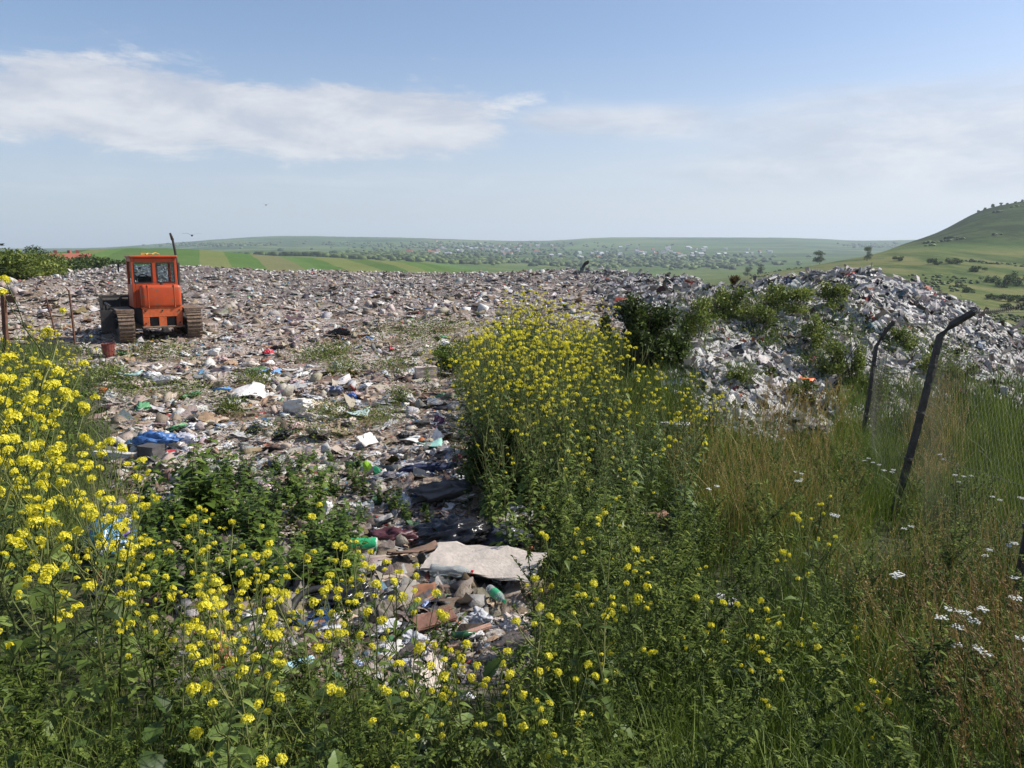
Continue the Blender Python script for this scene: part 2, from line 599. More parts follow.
class MB:
    """mesh buffer: vertices and quads/tris with a per-face material slot and a per-vertex random value / colour"""
    def __init__(self):
        self.V, self.F, self.M, self.A = [], [], [], []

    def add(self, vs, fs, mi=0, a=None):
        b = len(self.V)
        self.V.extend([tuple(map(float, q)) for q in vs])
        self.F.extend([tuple(b + i for i in f) for f in fs])
        self.M.extend([mi] * len(fs))
        a = random.random() if a is None else a
        self.A.extend([a] * len(vs))

    def box(self, c, s, rot=None, mi=0):
        hx, hy, hz = s[0] / 2, s[1] / 2, s[2] / 2
        vs = [Vector((sx * hx, sy * hy, sz * hz)) for sx in (-1, 1) for sy in (-1, 1) for sz in (-1, 1)]
        if rot is not None:
            vs = [rot @ q for q in vs]
        vs = [q + Vector(c) for q in vs]
        self.add(vs, [(0, 1, 3, 2), (4, 6, 7, 5), (0, 4, 5, 1), (2, 3, 7, 6), (0, 2, 6, 4), (1, 5, 7, 3)], mi)

    def tube(self, pts, r0, r1=None, n=5, mi=0, cap=True, a=None):
        r1 = r0 if r1 is None else r1
        pts = [Vector(q) for q in pts]
        vs, fs = [], []
        for i, q in enumerate(pts):
            d = (pts[min(i + 1, len(pts) - 1)] - pts[max(i - 1, 0)])
            if d.length < 1e-9:
                d = Vector((0, 0, 1))
            d.normalize()
            s = d.orthogonal().normalized() if abs(d.z) > .95 else d.cross(Vector((0, 0, 1))).normalized()
            w = d.cross(s)
            rr = r0 + (r1 - r0) * i / max(1, len(pts) - 1)
            for k in range(n):
                an = 2 * math.pi * k / n
                vs.append(q + (s * math.cos(an) + w * math.sin(an)) * rr)
        for i in range(len(pts) - 1):
            for k in range(n):
                k2 = (k + 1) % n
                fs.append((i * n + k, i * n + k2, (i + 1) * n + k2, (i + 1) * n + k))
        if cap:
            fs.append(tuple(range(n - 1, -1, -1)))
            fs.append(tuple((len(pts) - 1) * n + k for k in range(n)))
        self.add(vs, fs, mi, a)

    def lathe(self, prof, n=12, mi=0, M=None):
        """prof: (radius, z) pairs turned round z, then moved by matrix M"""
        vs, fs = [], []
        for (r, z) in prof:
            for k in range(n):
                an = 2 * math.pi * k / n
                q = Vector((r * math.cos(an), r * math.sin(an), z))
                vs.append(M @ q if M is not None else q)
        for i in range(len(prof) - 1):
            for k in range(n):
                k2 = (k + 1) % n
                fs.append((i * n + k, i * n + k2, (i + 1) * n + k2, (i + 1) * n + k))
        fs.append(tuple(range(n - 1, -1, -1)))
        fs.append(tuple((len(prof) - 1) * n + k for k in range(n)))
        self.add(vs, fs, mi)

    def leaf(self, base, d, up, L, w, droop=.3, prof=(.12, .75, 1, .8, .45, 0), mi=0, fold=.25):
        d = Vector(d).normalized()
        side = d.cross(Vector(up))
        if side.length < 1e-4:
            side = Vector((1, 0, 0))
        side.normalize()
        nrm = side.cross(d).normalized()
        vs, fs = [], []
        n = len(prof)
        for i, q in enumerate(prof):
            s = i / (n - 1)
            c = Vector(base) + d * (L * s) - Vector((0, 0, 1)) * (droop * L * s * s)
            ww = w * .5 * q
            vs += [c - side * ww + nrm * (fold * ww), c, c + side * ww + nrm * (fold * ww)]
        for i in range(n - 1):
            b = i * 3
            fs += [(b, b + 1, b + 4, b + 3), (b + 1, b + 2, b + 5, b + 4)]
        self.add(vs, fs, mi)

    def mesh(self, name, mats, smooth=False):
        me = bpy.data.meshes.new(name)
        me.from_pydata(self.V, [], self.F)
        for q in (mats if isinstance(mats, (list, tuple)) else [mats]):
            me.materials.append(q)
        if any(self.M):
            me.polygons.foreach_set('material_index', np.array(self.M, np.int32))
        at_ = me.attributes.new('rnd', 'FLOAT', 'POINT')
        at_.data.foreach_set('value', np.array(self.A, np.float32))
        if smooth:
            me.polygons.foreach_set('use_smooth', np.ones(len(self.F), bool))
        me.update()
        return me


def bevel_mesh(me, w=.02, seg=2):
    bm = bmesh.new()
    bm.from_mesh(me)
    bmesh.ops.remove_doubles(bm, verts=bm.verts, dist=1e-5)
    bmesh.ops.bevel(bm, geom=bm.edges[:], offset=w, segments=seg, profile=.5, affect='EDGES', clamp_overlap=True)
    bm.to_mesh(me)
    bm.free()
    return me


def mesh_np(name, V, F, mats, rnd=None, col=None, smooth=False, mi=None):
    """V (N,3), F (M,k) all faces with k corners"""
    me = bpy.data.meshes.new(name)
    n, k = F.shape
    me.vertices.add(len(V))
    me.vertices.foreach_set('co', np.ascontiguousarray(V, np.float32).ravel())
    me.loops.add(n * k)
    me.loops.foreach_set('vertex_index', np.ascontiguousarray(F, np.int32).ravel())
    me.polygons.add(n)
    me.polygons.foreach_set('loop_start', np.arange(0, n * k, k, dtype=np.int32))
    for q in (mats if isinstance(mats, (list, tuple)) else [mats]):
        me.materials.append(q)
    if mi is not None:
        me.polygons.foreach_set('material_index', np.asarray(mi, np.int32))
    if smooth:
        me.polygons.foreach_set('use_smooth', np.ones(n, bool))
    me.update(calc_edges=True)
    if rnd is not None:
        a = me.attributes.new('rnd', 'FLOAT', 'POINT')
        a.data.foreach_set('value', np.asarray(rnd, np.float32))
    if col is not None:
        a = me.attributes.new('Col', 'FLOAT_COLOR', 'POINT')
        c4 = np.ones((len(V), 4), np.float32)
        c4[:, :3] = col
        a.data.foreach_set('color', c4.ravel())
    return me


def rotm(n, tilt=math.pi):
    """n random rotation matrices; tilt limits how far z leans"""
    a = RNG.random(n) * 2 * np.pi
    b = RNG.random(n) * tilt
    c = RNG.random(n) * 2 * np.pi
    ca, sa, cb, sb, cc, sc = np.cos(a), np.sin(a), np.cos(b), np.sin(b), np.cos(c), np.sin(c)
    z = np.zeros(n)
    o = np.ones(n)
    Rz = np.stack([np.stack([ca, -sa, z], -1), np.stack([sa, ca, z], -1), np.stack([z, z, o], -1)], -2)
    Rx = np.stack([np.stack([o, z, z], -1), np.stack([z, cb, -sb], -1), np.stack([z, sb, cb], -1)], -2)
    R2 = np.stack([np.stack([cc, -sc, z], -1), np.stack([sc, cc, z], -1), np.stack([z, z, o], -1)], -2)
    return R2 @ Rx @ Rz


def instances(tmpl, pos, rot, scale):
    """copies of (V, F) merged: pos (n,3), rot (n,3,3), scale (n,3)"""
    V, F = tmpl
    n = len(pos)
    W_ = np.einsum('nij,nvj->nvi', rot, V[None] * scale[:, None, :]) + pos[:, None, :]
    Fo = F[None] + (np.arange(n) * len(V))[:, None, None]
    return W_.reshape(-1, 3), Fo.reshape(-1, F.shape[1])


# ------------------------------------------------------------------ the ground and the hills
def build_ground():
    nr, na = 430, 620
    rr = np.concatenate([[0.15], np.geomspace(.5, 92, nr - 1)])
    f = np.linspace(-1, 1, na)
    az = np.sign(f) * (np.abs(f) ** 1.7) * math.pi
    az[0], az[-1] = -math.pi, math.pi
    A, Q = np.meshgrid(az, rr, indexing='ij')
    X, Y = np.sin(A) * Q, np.cos(A) * Q
    inside = (X > GX0) & (X < GX1) & (Y > GY0) & (Y < GY1)
    Z = np.where(inside, gz(X, Y), 0)
    edge = gz(np.clip(X, GX0, GX1), np.clip(Y, GY0, GY1))
    Z = np.where(inside, Z, edge - .12 * (np.abs(X - np.clip(X, GX0, GX1)) + np.abs(Y - np.clip(Y, GY0, GY1))))
    Lm = np.where(inside, lit(X, Y), 0)
    Z = Z + Lm * fbm(X * 4, Y * 4, 3) * .06
    idx = np.arange(na * nr).reshape(na, nr)
    Fq = np.stack([idx[:-1, :-1], idx[:-1, 1:], idx[1:, 1:], idx[1:, :-1]], -1).reshape(-1, 4)
    me = mesh_np('ground', np.stack([X, Y, Z], -1).reshape(-1, 3), Fq, mat_ground(), smooth=True)
    a = me.attributes.new('litter', 'FLOAT', 'POINT')
    a.data.foreach_set('value', Lm.ravel().astype(np.float32))
    hp = np.maximum(np.clip((X - 2.4) / 1.5, 0, 1) * np.clip((Y - 11) / 3, 0, 1), np.clip((Y - 23) / 16, 0, .75))
    a = me.attributes.new('heap', 'FLOAT', 'POINT')
    a.data.foreach_set('value', hp.ravel().astype(np.float32))
    link('ground', me, kind='structure')


HD = [60, 80, 150, 300, 450, 650, 900, 1500, 2500, 3500, 5000, 9000]
HC = {  # column of the photo -> row at which the land at each distance shows
    -500: [340, 320, 290, 268, 258, 257, 256, 255, 252, 250, 251, 251.0],
    -100: [340, 310, 288, 266, 257, 257, 257, 255, 252, 249, 251, 251.5],
    40:  [335, 308, 284, 265, 254, 257, 257, 255, 252, 248.6, 251, 251.5],
    110: [335, 312, 286, 264, 250, 256, 257, 254, 251, 247.8, 250, 251],
    180: [335, 314, 290, 266, 249, 257, 258, 254, 249, 243, 246, 250],
    225: [335, 314, 292, 268, 252, 258, 258, 253, 246, 239.5, 243, 249],
    280: [335, 314, 295, 273, 257, 260, 258, 252, 245, 236.3, 241, 249],
    350: [338, 318, 298, 278, 260, 263, 260, 253, 246, 236.8, 241, 249],
    420: [338, 318, 300, 282, 263.5, 268, 264, 255, 247, 238.2, 242, 249],
    490: [340, 320, 303, 288, 275, 272, 268, 258, 248, 240.6, 243, 249],
    540: [340, 320, 305, 292, 282, 276, 271, 260, 248, 241, 244, 249],
    600: [340, 322, 308, 296, 288, 280, 273, 262, 248, 237.8, 242, 249],
    680: [342, 326, 310, 296, 288, 281, 274, 262, 247, 237.5, 242, 249],
    750: [346, 332, 312, 285, 276, 275, 272, 261, 248, 237.6, 242, 249],
    800: [350, 338, 315, 278, 267, 272, 270, 260, 248, 238.5, 242, 249],
    850: [352, 342, 316, 274, 257.5, 262, 264, 259, 249, 241, 242, 249],
    890: [354, 345, 316, 272, 250, 246, 256, 257, 250, 240.5, 242, 249],
    925: [356, 348, 318, 271, 246, 233, 240, 250, 250, 240, 243, 249],
    965: [358, 350, 320, 271, 243.5, 211.5, 222, 240, 248, 241, 244, 249],
    1024: [360, 352, 322, 272, 241, 199, 205, 230, 246, 242, 245, 249],
    1090: [360, 352, 322, 272, 238, 184, 186, 220, 244, 243, 246, 249],
    1250: [360, 352, 322, 272, 236, 160, 155, 205, 240, 243, 247, 249],
    1700: [360, 352, 322, 275, 245, 190, 180, 215, 240, 245, 248, 249]}


def _cub(x, xs, ys):
    """monotone-ish cubic interpolation along the last axis of ys"""
    ys = np.asarray(ys, float)
    xs = np.asarray(xs, float)
    m = np.gradient(ys, xs, axis=-1)
    i = np.clip(np.searchsorted(xs, x) - 1, 0, len(xs) - 2)
    h = xs[i + 1] - xs[i]
    t = np.clip((x - xs[i]) / h, 0, 1)
    return ((2 * t ** 3 - 3 * t ** 2 + 1) * ys[..., i] + (t ** 3 - 2 * t ** 2 + t) * h * m[..., i]
            + (-2 * t ** 3 + 3 * t ** 2) * ys[..., i + 1] + (t ** 3 - t ** 2) * h * m[..., i + 1])


_hu = sorted(HC)
_hz = np.array([[P(u, v, d)[2] for d, v in zip(HD, HC[u])] for u in _hu])      # (col, dist) heights
HLU = np.linspace(_hu[0], _hu[-1], 420)
HLD = np.geomspace(60, 9000, 420)
_t1 = _cub(np.log(HLD), np.log(HD), _hz)          # (cols, 420)
HT = _cub(HLU, _hu, _t1.T).T                      # (420 cols, 420 dist)


def hz_at(x, y):
    """height of the hills sheet; x, y arrays with y > 50"""
    x = np.asarray(x, float)
    y = np.asarray(y, float)
    d = np.clip(y, 60, 8999)
    # column of the photo in which this bearing shows (at eye level)
    u = np.clip(512 + F_PX * (x / np.maximum(y, 1)) / 1.0139, _hu[0], _hu[-1] - .01)
    fi = (u - HLU[0]) / (HLU[1] - HLU[0])
    fj = (np.log(d) - math.log(60)) / (math.log(9000) - math.log(60)) * 419
    i = np.clip(fi.astype(int), 0, 418)
    j = np.clip(fj.astype(int), 0, 418)
    a = fi - i
    b = fj - j
    z = HT[i, j] * (1 - a) * (1 - b) + HT[i + 1, j] * a * (1 - b) + HT[i, j + 1] * (1 - a) * b + HT[i + 1, j + 1] * a * b
    amp = np.clip(d / 900, 0, 1)
    z = z + fbm(x / 90, y / 90, 4) * 2.2 * amp + fbm(x / 25 + 7, y / 25, 3) * .7 * np.clip(d / 200, 0, 1)
    return z


def build_hills():
    nu, nd = 760, 420
    tx = np.concatenate([np.linspace(-1.24, -1.11, 20), np.linspace(-1.1, 1.1, nu - 40), np.linspace(1.11, 1.24, 20)])
    dd = np.geomspace(52, 5400, nd)
    T, D = np.meshgrid(tx, dd, indexing='ij')
    X, Y = T * D, D.copy()
    Z = hz_at(X, Y)
    idx = np.arange(nu * nd).reshape(nu, nd)
    Fq = np.stack([idx[:-1, :-1], idx[1:, :-1], idx[1:, 1:], idx[:-1, 1:]], -1).reshape(-1, 4)
    V = np.stack([X, Y, Z], -1).reshape(-1, 3)
    link('hills', mesh_np('hills', V, Fq, mat_hills(), smooth=True), kind='structure')
    # plain behind the viewer so the land goes on all round
    m = MB()
    m.add([(-6700, -1500, -12), (6700, -1500, -12), (6700, 60, -14), (-6700, 60, -14)], [(0, 1, 2, 3)])
    link('terrain', m.mesh('terrain', MATS.get('terrain') or mat_plain('terrain_grass', (.08, .12, .035), .95, var=.3, nscale=.02)), kind='structure')


build_ground()
build_hills()

# haze: pale thin air round the whole place
HAZE_DENSITY = 0.000155


def build_haze():
    m = MB()
    x, y0, y1, z0, z1 = 6800, -1600, 5450, -200.0, 175.0
    m.box(((0), (y0 + y1) / 2, (z0 + z1) / 2), (2 * x, y1 - y0, z1 - z0))
    mt, t = newmat('haze_air')
    o = t.n('ShaderNodeOutputMaterial')
    pv = t.n('ShaderNodeVolumePrincipled')
    pv.inputs['Color'].default_value = (.74, .85, 1.0, 1)
    pv.inputs['Density'].default_value = HAZE_DENSITY
    pv.inputs['Anisotropy'].default_value = 0.2
    t.t.links.new(pv.outputs[0], o.inputs['Volume'])
    link('haze', m.mesh('haze', mt), kind='stuff')
    mt.cycles.homogeneous_volume = True if hasattr(mt.cycles, 'homogeneous_volume') else None


build_haze()
# ------------------------------------------------------------------ far trees, woods, houses
LEAFDARK = [(.02, .034, .01), (.035, .055, .015), (.055, .085, .022), (.08, .115, .035)]
LEAFMID = [(.028, .05, .012), (.05, .085, .018), (.075, .12, .026), (.11, .15, .04)]
LEAFLIGHT = [(.05, .08, .018), (.085, .13, .03), (.13, .17, .045), (.18, .2, .07)]
BARK = mat_plain('bark', (.09, .07, .05), .9, bump=.5)


def leaf_cloud(n, blobs, size, asp=.55, flat=.0):
    """n small leaf faces filling a union of ellipsoids (cx, cy, cz, rx, ry, rz), denser towards their skins"""
    w = np.array([b[3] * b[4] * b[5] for b in blobs]) ** .75
    k = RNG.choice(len(blobs), n, p=w / w.sum())
    B = np.array(blobs)[k]
    d = RNG.normal(size=(n, 3))
    d /= np.linalg.norm(d, axis=1)[:, None]
    q = RNG.random(n) ** .45
    p = B[:, :3] + d * q[:, None] * B[:, 3:6]
    rot = rotm(n)
    s = size * (.6 + .8 * RNG.random(n))
    T = (np.array([(-.5, 0, 0), (0, -asp / 2, .08), (.5, 0, 0), (0, asp / 2, .08)]), np.array([[0, 1, 2, 3]]))
    V, F = instances(T, p, rot, np.stack([s, s, s], -1))
    return V, F, np.repeat(RNG.random(n), 4)


def tree(name, label, cat, x, y, z, h, w, leaves, mat, group=None, trunk=.3, leafsize=None, nb=9):
    root = thing(name, label, cat, (x, y, z), random.random() * 6, group)
    bl = []
    for i in range(nb):
        a = random.random() * 6.28
        e = random.random()
        rr = w * .5 * (.25 + .5 * random.random()) * (1 - .5 * e)
        bl.append((math.cos(a) * rr, math.sin(a) * rr, h * (trunk + .12 + (.8 - trunk) * e), w * (.16 + .16 * random.random()), w * (.16 + .16 * random.random()), h * (.10 + .10 * random.random())))
    V, F, r = leaf_cloud(leaves, bl, leafsize or w * .07)
    link('crown', mesh_np('crown', V, F, mat, r), root)
    m = MB()
    m.tube([(0, 0, -.3), (w * .01, 0, h * .3), (w * .03, .0, h * .72)], h * .03, h * .008, 6)
    for i in range(5):
        a = i * 1.4 + random.random()
        zz = h * (.25 + .08 * i)
        m.tube([(0, 0, zz), (math.cos(a) * w * .14, math.sin(a) * w * .14, zz + h * .10), (math.cos(a) * w * .28, math.sin(a) * w * .28, zz + h * .2)], h * .012, h * .004, 4)
    link('trunk', m.mesh('trunk', BARK), root)
    return root


def far_z(u, d):
    x = (u - 512) / F_PX * d * 1.0139
    return x, float(hz_at(np.array([x]), np.array([float(d)]))[0])


M_DARK = mat_leaf('leaf_dark', LEAFDARK, .25, .55)
M_MID = mat_leaf('leaf_mid', LEAFMID, .35, .5)
M_LIGHT = mat_leaf('leaf_light', LEAFLIGHT, .4, .5)

# lone trees standing on the meadow edge to the right
for (u, d, h, w, lab) in [(742, 560, 8.0, 7.0, 'small round tree at the left end of the meadow, left of a pair'),
                          (755, 540, 8.5, 7.5, 'small round tree at the left end of the meadow, right of a pair'),
                          (812, 450, 7.4, 9.0, 'wide dark lone tree on the meadow edge above the grey waste heap'),
                          (858, 385, 7.0, 5.6, 'narrow dark tree on the meadow edge directly above the heap summit')]:
    x, z = far_z(u, d)
    tree('meadow_tree', lab, 'tree', x, d, z - .2, h, w, 1500, M_DARK, 'lone trees on the meadow edge', trunk=.1, nb=12)
# bushes on the meadow
for i, (u, d, h, w) in enumerate([(978, 262, 2.2, 5.0), (998, 250, 3.6, 8.0), (1014, 255, 4.2, 8.0), (1034, 250, 4.0, 8.0), (925, 330, 2.4, 7), (940, 335, 2.2, 9), (958, 225, 1.4, 4), (888, 360, 2.2, 6),
                                  (1000, 200, 1.6, 6.0), (985, 205, 1.3, 5.0), (1020, 196, 1.8, 7), (965, 300, 1.8, 7), (1005, 180, 1.2, 6), (950, 240, 1.0, 4)]):
    x, z = far_z(u, d)
    root = thing('meadow_bush', 'low dark bush scattered on the green meadow below the steep hill', 'bush', (x, d, z), 0, 'bushes on the meadow')
    bl = [(random.uniform(-.35, .35) * w, random.uniform(-.35, .35) * w, h * random.uniform(.2, .8), w * random.uniform(.1, .2), w * .16, h * random.uniform(.25, .5)) for _ in range(9)]
    V, F, r = leaf_cloud(1100, bl, w * .07)
    link('foliage', mesh_np('foliage', V, F, M_DARK, r), root)
# row of small trees along the crest of the steep hill
for i in range(15):
    u = 962 + i * 7.1 + random.uniform(-1.5, 1.5)
    d = 655
    x, z = far_z(u, d)
    h = random.uniform(2.2, 4.2)
    tree('hilltop_tree', 'small dark tree in the row along the crest of the steep hill', 'tree', x, d, z - 1.2, h, h * 1.0, 220, M_DARK, 'trees on the crest of the steep hill', trunk=.15, leafsize=.9)

# trees at the far left beyond the litter
for i, (u, d, h, w, k) in enumerate([(-42, 50, 3.6, 4.5, 0), (-16, 52, 3.8, 4.4, 1), (6, 56, 4.2, 4.6, 0), (24, 55, 4.0, 4.6, 1), (14, 48, 3.0, 4.6, 1), (40, 60, 4.0, 4.4, 0), (54, 66, 3.8, 4.4, 1), (36, 50, 2.6, 4.0, 1), (72, 74, 3.2, 4.6, 1)]):
    x = (u - 512) / F_PX * d
    zt = 2.6 + d * (252 - [254, 251, 250, 249, 256, 251, 256, 262, 262][i]) / F_PX
    z = max(float(gz(x, d)), zt - h - .6)
    h = max(1.5, zt - z)
    tree('hedgerow_tree', ['bushy green tree in the thicket behind the left end of the litter', 'lighter green bushy tree in the thicket behind the left end of the litter'][k],
         'tree', x, d, z, h, w, 3800, [M_MID, M_LIGHT][k], ['darker trees of the thicket at far left', 'lighter trees of the thicket at far left'][k], trunk=.05, leafsize=.20, nb=16)
for (u, d, h, w, lab) in [(40, 150, 7, 6, 'dark round tree rising above the thicket near the red roofs'), (88, 170, 7, 7, 'dark tree among the red roofed houses, right of them'),
                          (58, 165, 5, 9, 'broad dark tree in front of the red roofed houses'), (100, 140, 4.5, 8, 'low round green tree at the foot of the strip fields'),
                          (125, 95, 2.6, 5, 'low dark bush peeping over the litter left of the orange tractor'), (75, 110, 3.4, 7, 'wide green bush between the thicket and the tractor')]:
    x = (u - 512) / F_PX * d
    zt = 2.6 + d * (252 - {40: 246, 88: 253, 58: 253, 100: 257, 125: 259, 75: 258}[u]) / F_PX
    tree('far_tree', lab, 'tree', x, d, zt - h, h, w, 1800, M_DARK, None, trunk=.05, leafsize=w * .06, nb=12)

WALLW = mat_plain('white_render', (.45, .44, .42), .8)
WALLC = mat_plain('cream_render', (.55, .45, .34), .8)
ROOFR = mat_plain('red_roof', (.30, .10, .06), .8)
ROOFG = mat_plain('grey_roof', (.2, .19, .19), .6)
ROOFP = mat_plain('pale_roof', (.4, .4, .41), .5)


def house(name, label, x, y, z, w, dpt, h, rz, wall, roof, group, parts=True):
    root = thing(name, label, 'house', (x, y, z), rz, group)
    m = MB()
    m.box((0, 0, h / 2 - 1), (w, dpt, h + 2))
    link('wall', m.mesh('wall', wall), root)
    r = MB()
    e = .5
    rh = dpt * .36
    vs = [(-w / 2 - e, -dpt / 2 - e, h), (w / 2 + e, -dpt / 2 - e, h), (w / 2 + e, dpt / 2 + e, h), (-w / 2 - e, dpt / 2 + e, h), (-w / 2 - e, 0, h + rh), (w / 2 + e, 0, h + rh)]
    r.add(vs, [(0, 1, 5, 4), (2, 3, 4, 5), (0, 4, 3), (1, 2, 5), (0, 3, 2, 1)])
    ro = link('roof', r.mesh('roof', roof), root)
    c = MB()
    c.box((w * .2, dpt * .12, h + rh * .9), (.7, .7, rh * .8))
    link('chimney', c.mesh('chimney', ROOFR), ro)
    return root


for (u, d, w, rz, lab) in [(52, 178, 9, .3, 'red roofed house half hidden by trees, leftmost of the near houses'), (66, 186, 10, -.2, 'red roofed house between the dark trees at far left'),
                           (76, 172, 7, .5, 'brown roofed small house right of the other red roofs')]:
    x = (u - 512) / F_PX * d
    zt = 2.6 + d * (252 - 252.5) / F_PX
    house('farmhouse', lab, x, d, zt - 5.2, w, 6, 2.9, rz, WALLC, ROOFR, None)

# village houses in the far valley
vh = []
for _ in range(400):
    k = random.random()
    if k < .45:
        u, v = random.gauss(482, 36), random.gauss(249, 3.0)
    elif k < .85:
        u, v = random.gauss(662, 46), random.gauss(253.5, 2.6)
    else:
        u, v = random.uniform(390, 760), random.uniform(249, 258)
    vh.append((u, v))
nh = 0
for (u, v) in vh:
    for d in np.geomspace(1100, 3300, 60):
        x, z = far_z(u, d)
        row = 384 + F_PX * math.tan(math.atan2(CAM[2] - z, d) - PITCH)
        if row <= v:
            big = random.random()
            house('village_house', 'tiny pale house in the distant valley village on the hazy slope', x, float(d), z - .5, 7 + 7 * big ** 3, 6 + 2 * big, 3.4 + 1.5 * big, random.uniform(-.8, .8), WALLW,
                  random.choice([ROOFP, ROOFG, ROOFR, ROOFP]), 'houses of the distant village')
            nh += 1
            break
    if nh >= 110:
        break

# woods on the far slopes, read as one mass: lumps of crown
def build_woods():
    n = 3000
    cent = [(386, 254.5, 26, 1.2), (590, 264, 22, 1.8), (560, 263, 12, 1.5), (655, 258, 45, 2.2), (450, 246, 70, 1.6), (700, 265, 30, 2), (330, 257, 30, 1.0), (480, 262, 20, 1.2), (420, 258, 26, 1.6), (500, 253, 60, 3), (225, 245, 25, .8), (870, 246, 15, 1.0)]
    u, v = [], []
    for (cu, cv, su, sv) in cent:
        k = n // len(cent)
        u.append(RNG.normal(cu, su, k))
        v.append(RNG.normal(cv, sv, k))
    u = np.concatenate(u)
    v = np.concatenate(v)
    pts = []
    dd = np.geomspace(1000, 3400, 160)
    for a, b in zip(u, v):
        xs = (a - 512) / F_PX * dd * 1.0139
        zs = hz_at(xs, dd)
        rows = 384 + F_PX * np.tan(np.arctan2(CAM[2] - zs, dd) - PITCH)
        i = np.argmax(rows <= b)
        if rows[i] <= b:
            pts.append((xs[i], dd[i], zs[i]))
    pts = np.array(pts)
    bm = bmesh.new()
    bmesh.ops.create_icosphere(bm, subdivisions=1, radius=1)
    V = np.array([q.co[:] for q in bm.verts])
    F = np.array([[q.index for q in f.verts] for f in bm.faces])
    bm.free()
    V = V * (1 + .25 * RNG.normal(size=(len(V), 1)))
    k = len(pts)
    s = RNG.uniform(3, 6.5, k)[:, None] * np.array([[1, 1, .75]])
    pts[:, 2] += 1.5
    VV, FF = instances((V, F), pts, rotm(k, .3), s)
    link('woods', mesh_np('woods', VV, FF, M_DARK, np.repeat(RNG.random(k), len(V))), kind='stuff')


build_woods()


def build_scrub():
    """low scrub over the steep hill to the right and hedgerow dots on the meadow"""
    n = 9000
    y = RNG.uniform(420, 665, n)
    x = y * RNG.uniform(.40, .95, n)
    z = hz_at(x, y)
    f = fbm(x / 45, y / 45, 4) + .5 * fbm(x / 14, y / 14, 2)
    k = (z > 4.5) & (f > .30)
    x, y, z = x[k], y[k], z[k]
    bm = bmesh.new()
    bmesh.ops.create_icosphere(bm, subdivisions=1, radius=1)
    V = np.array([q.co[:] for q in bm.verts])
    F = np.array([[q.index for q in f_.verts] for f_ in bm.faces])
    bm.free()
    V = V * (1 + .3 * RNG.normal(size=(len(V), 1)))
    sc = RNG.uniform(.5, 1.5, len(x))
    n2 = 9000
    y2 = np.exp(RNG.uniform(math.log(110), math.log(480), n2))
    x2 = y2 * RNG.uniform(.30, .95, n2)
    f2 = fbm(x2 / 30, y2 / 60, 4)
    k2 = f2 > .30
    x2, y2 = x2[k2], y2[k2]
    x, y, z = np.r_[x, x2], np.r_[y, y2], np.r_[z, hz_at(x2, y2)]
    sc = np.r_[sc, RNG.uniform(.2, .6, len(x2)) * np.clip(y2 / 260, .5, 1.4)]
    sc = sc[:, None] * np.array([[1.3, 1.3, .7]])
    VV, FF = instances((V, F), np.stack([x, y, z + .2], -1), rotm(len(x), .3), sc)
    link('scrub', mesh_np('scrub', VV, FF, M_DARK, np.repeat(RNG.random(len(x)), len(V))), kind='stuff')


build_scrub()

# ------------------------------------------------------------------ the tracked tractor
ORANGE = mat_plain('orange_paint', (.47, .068, .018), .42, var=.16, nscale=3, dirt=((.26, .10, .05), .52), spec=.35, bump=.12)
ORANGE2 = mat_plain('worn_orange_paint', (.56, .115, .034), .55, var=.25, nscale=6, dirt=((.33, .2, .12), .54), spec=.3, bump=.1)
DSTEEL = mat_plain('dark_steel', (.035, .032, .03), .55, var=.4, nscale=5, dirt=((.10, .07, .045), .55), bump=.2)
MUD = mat_plain('mud_caked_steel', (.165, .115, .078), .85, var=.45, nscale=8, dirt=((.06, .045, .035), .52), bump=.7)
BLACK = mat_plain('black_rubber', (.02, .02, .02), .6, bump=.2)
RAG = mat_plain('yellow_rag', (.55, .33, .06), .8)
GLASS, _t = newmat('window_glass')
_b = _t.n('ShaderNodeBsdfPrincipled')
_b.inputs['Base Color'].default_value = (.62, .72, .78, 1)
_b.inputs['Transmission Weight'].default_value = 1
_b.inputs['Roughness'].default_value = .03
_b.inputs['IOR'].default_value = 1.15
finish(_t, _b.outputs[0])


def part(name, m, mats, parent, bev=0.0, seg=2, smooth=False):
    me = m.mesh(name, mats, smooth)
    if bev:
        bevel_mesh(me, bev, seg)
    return link(name, me, parent)


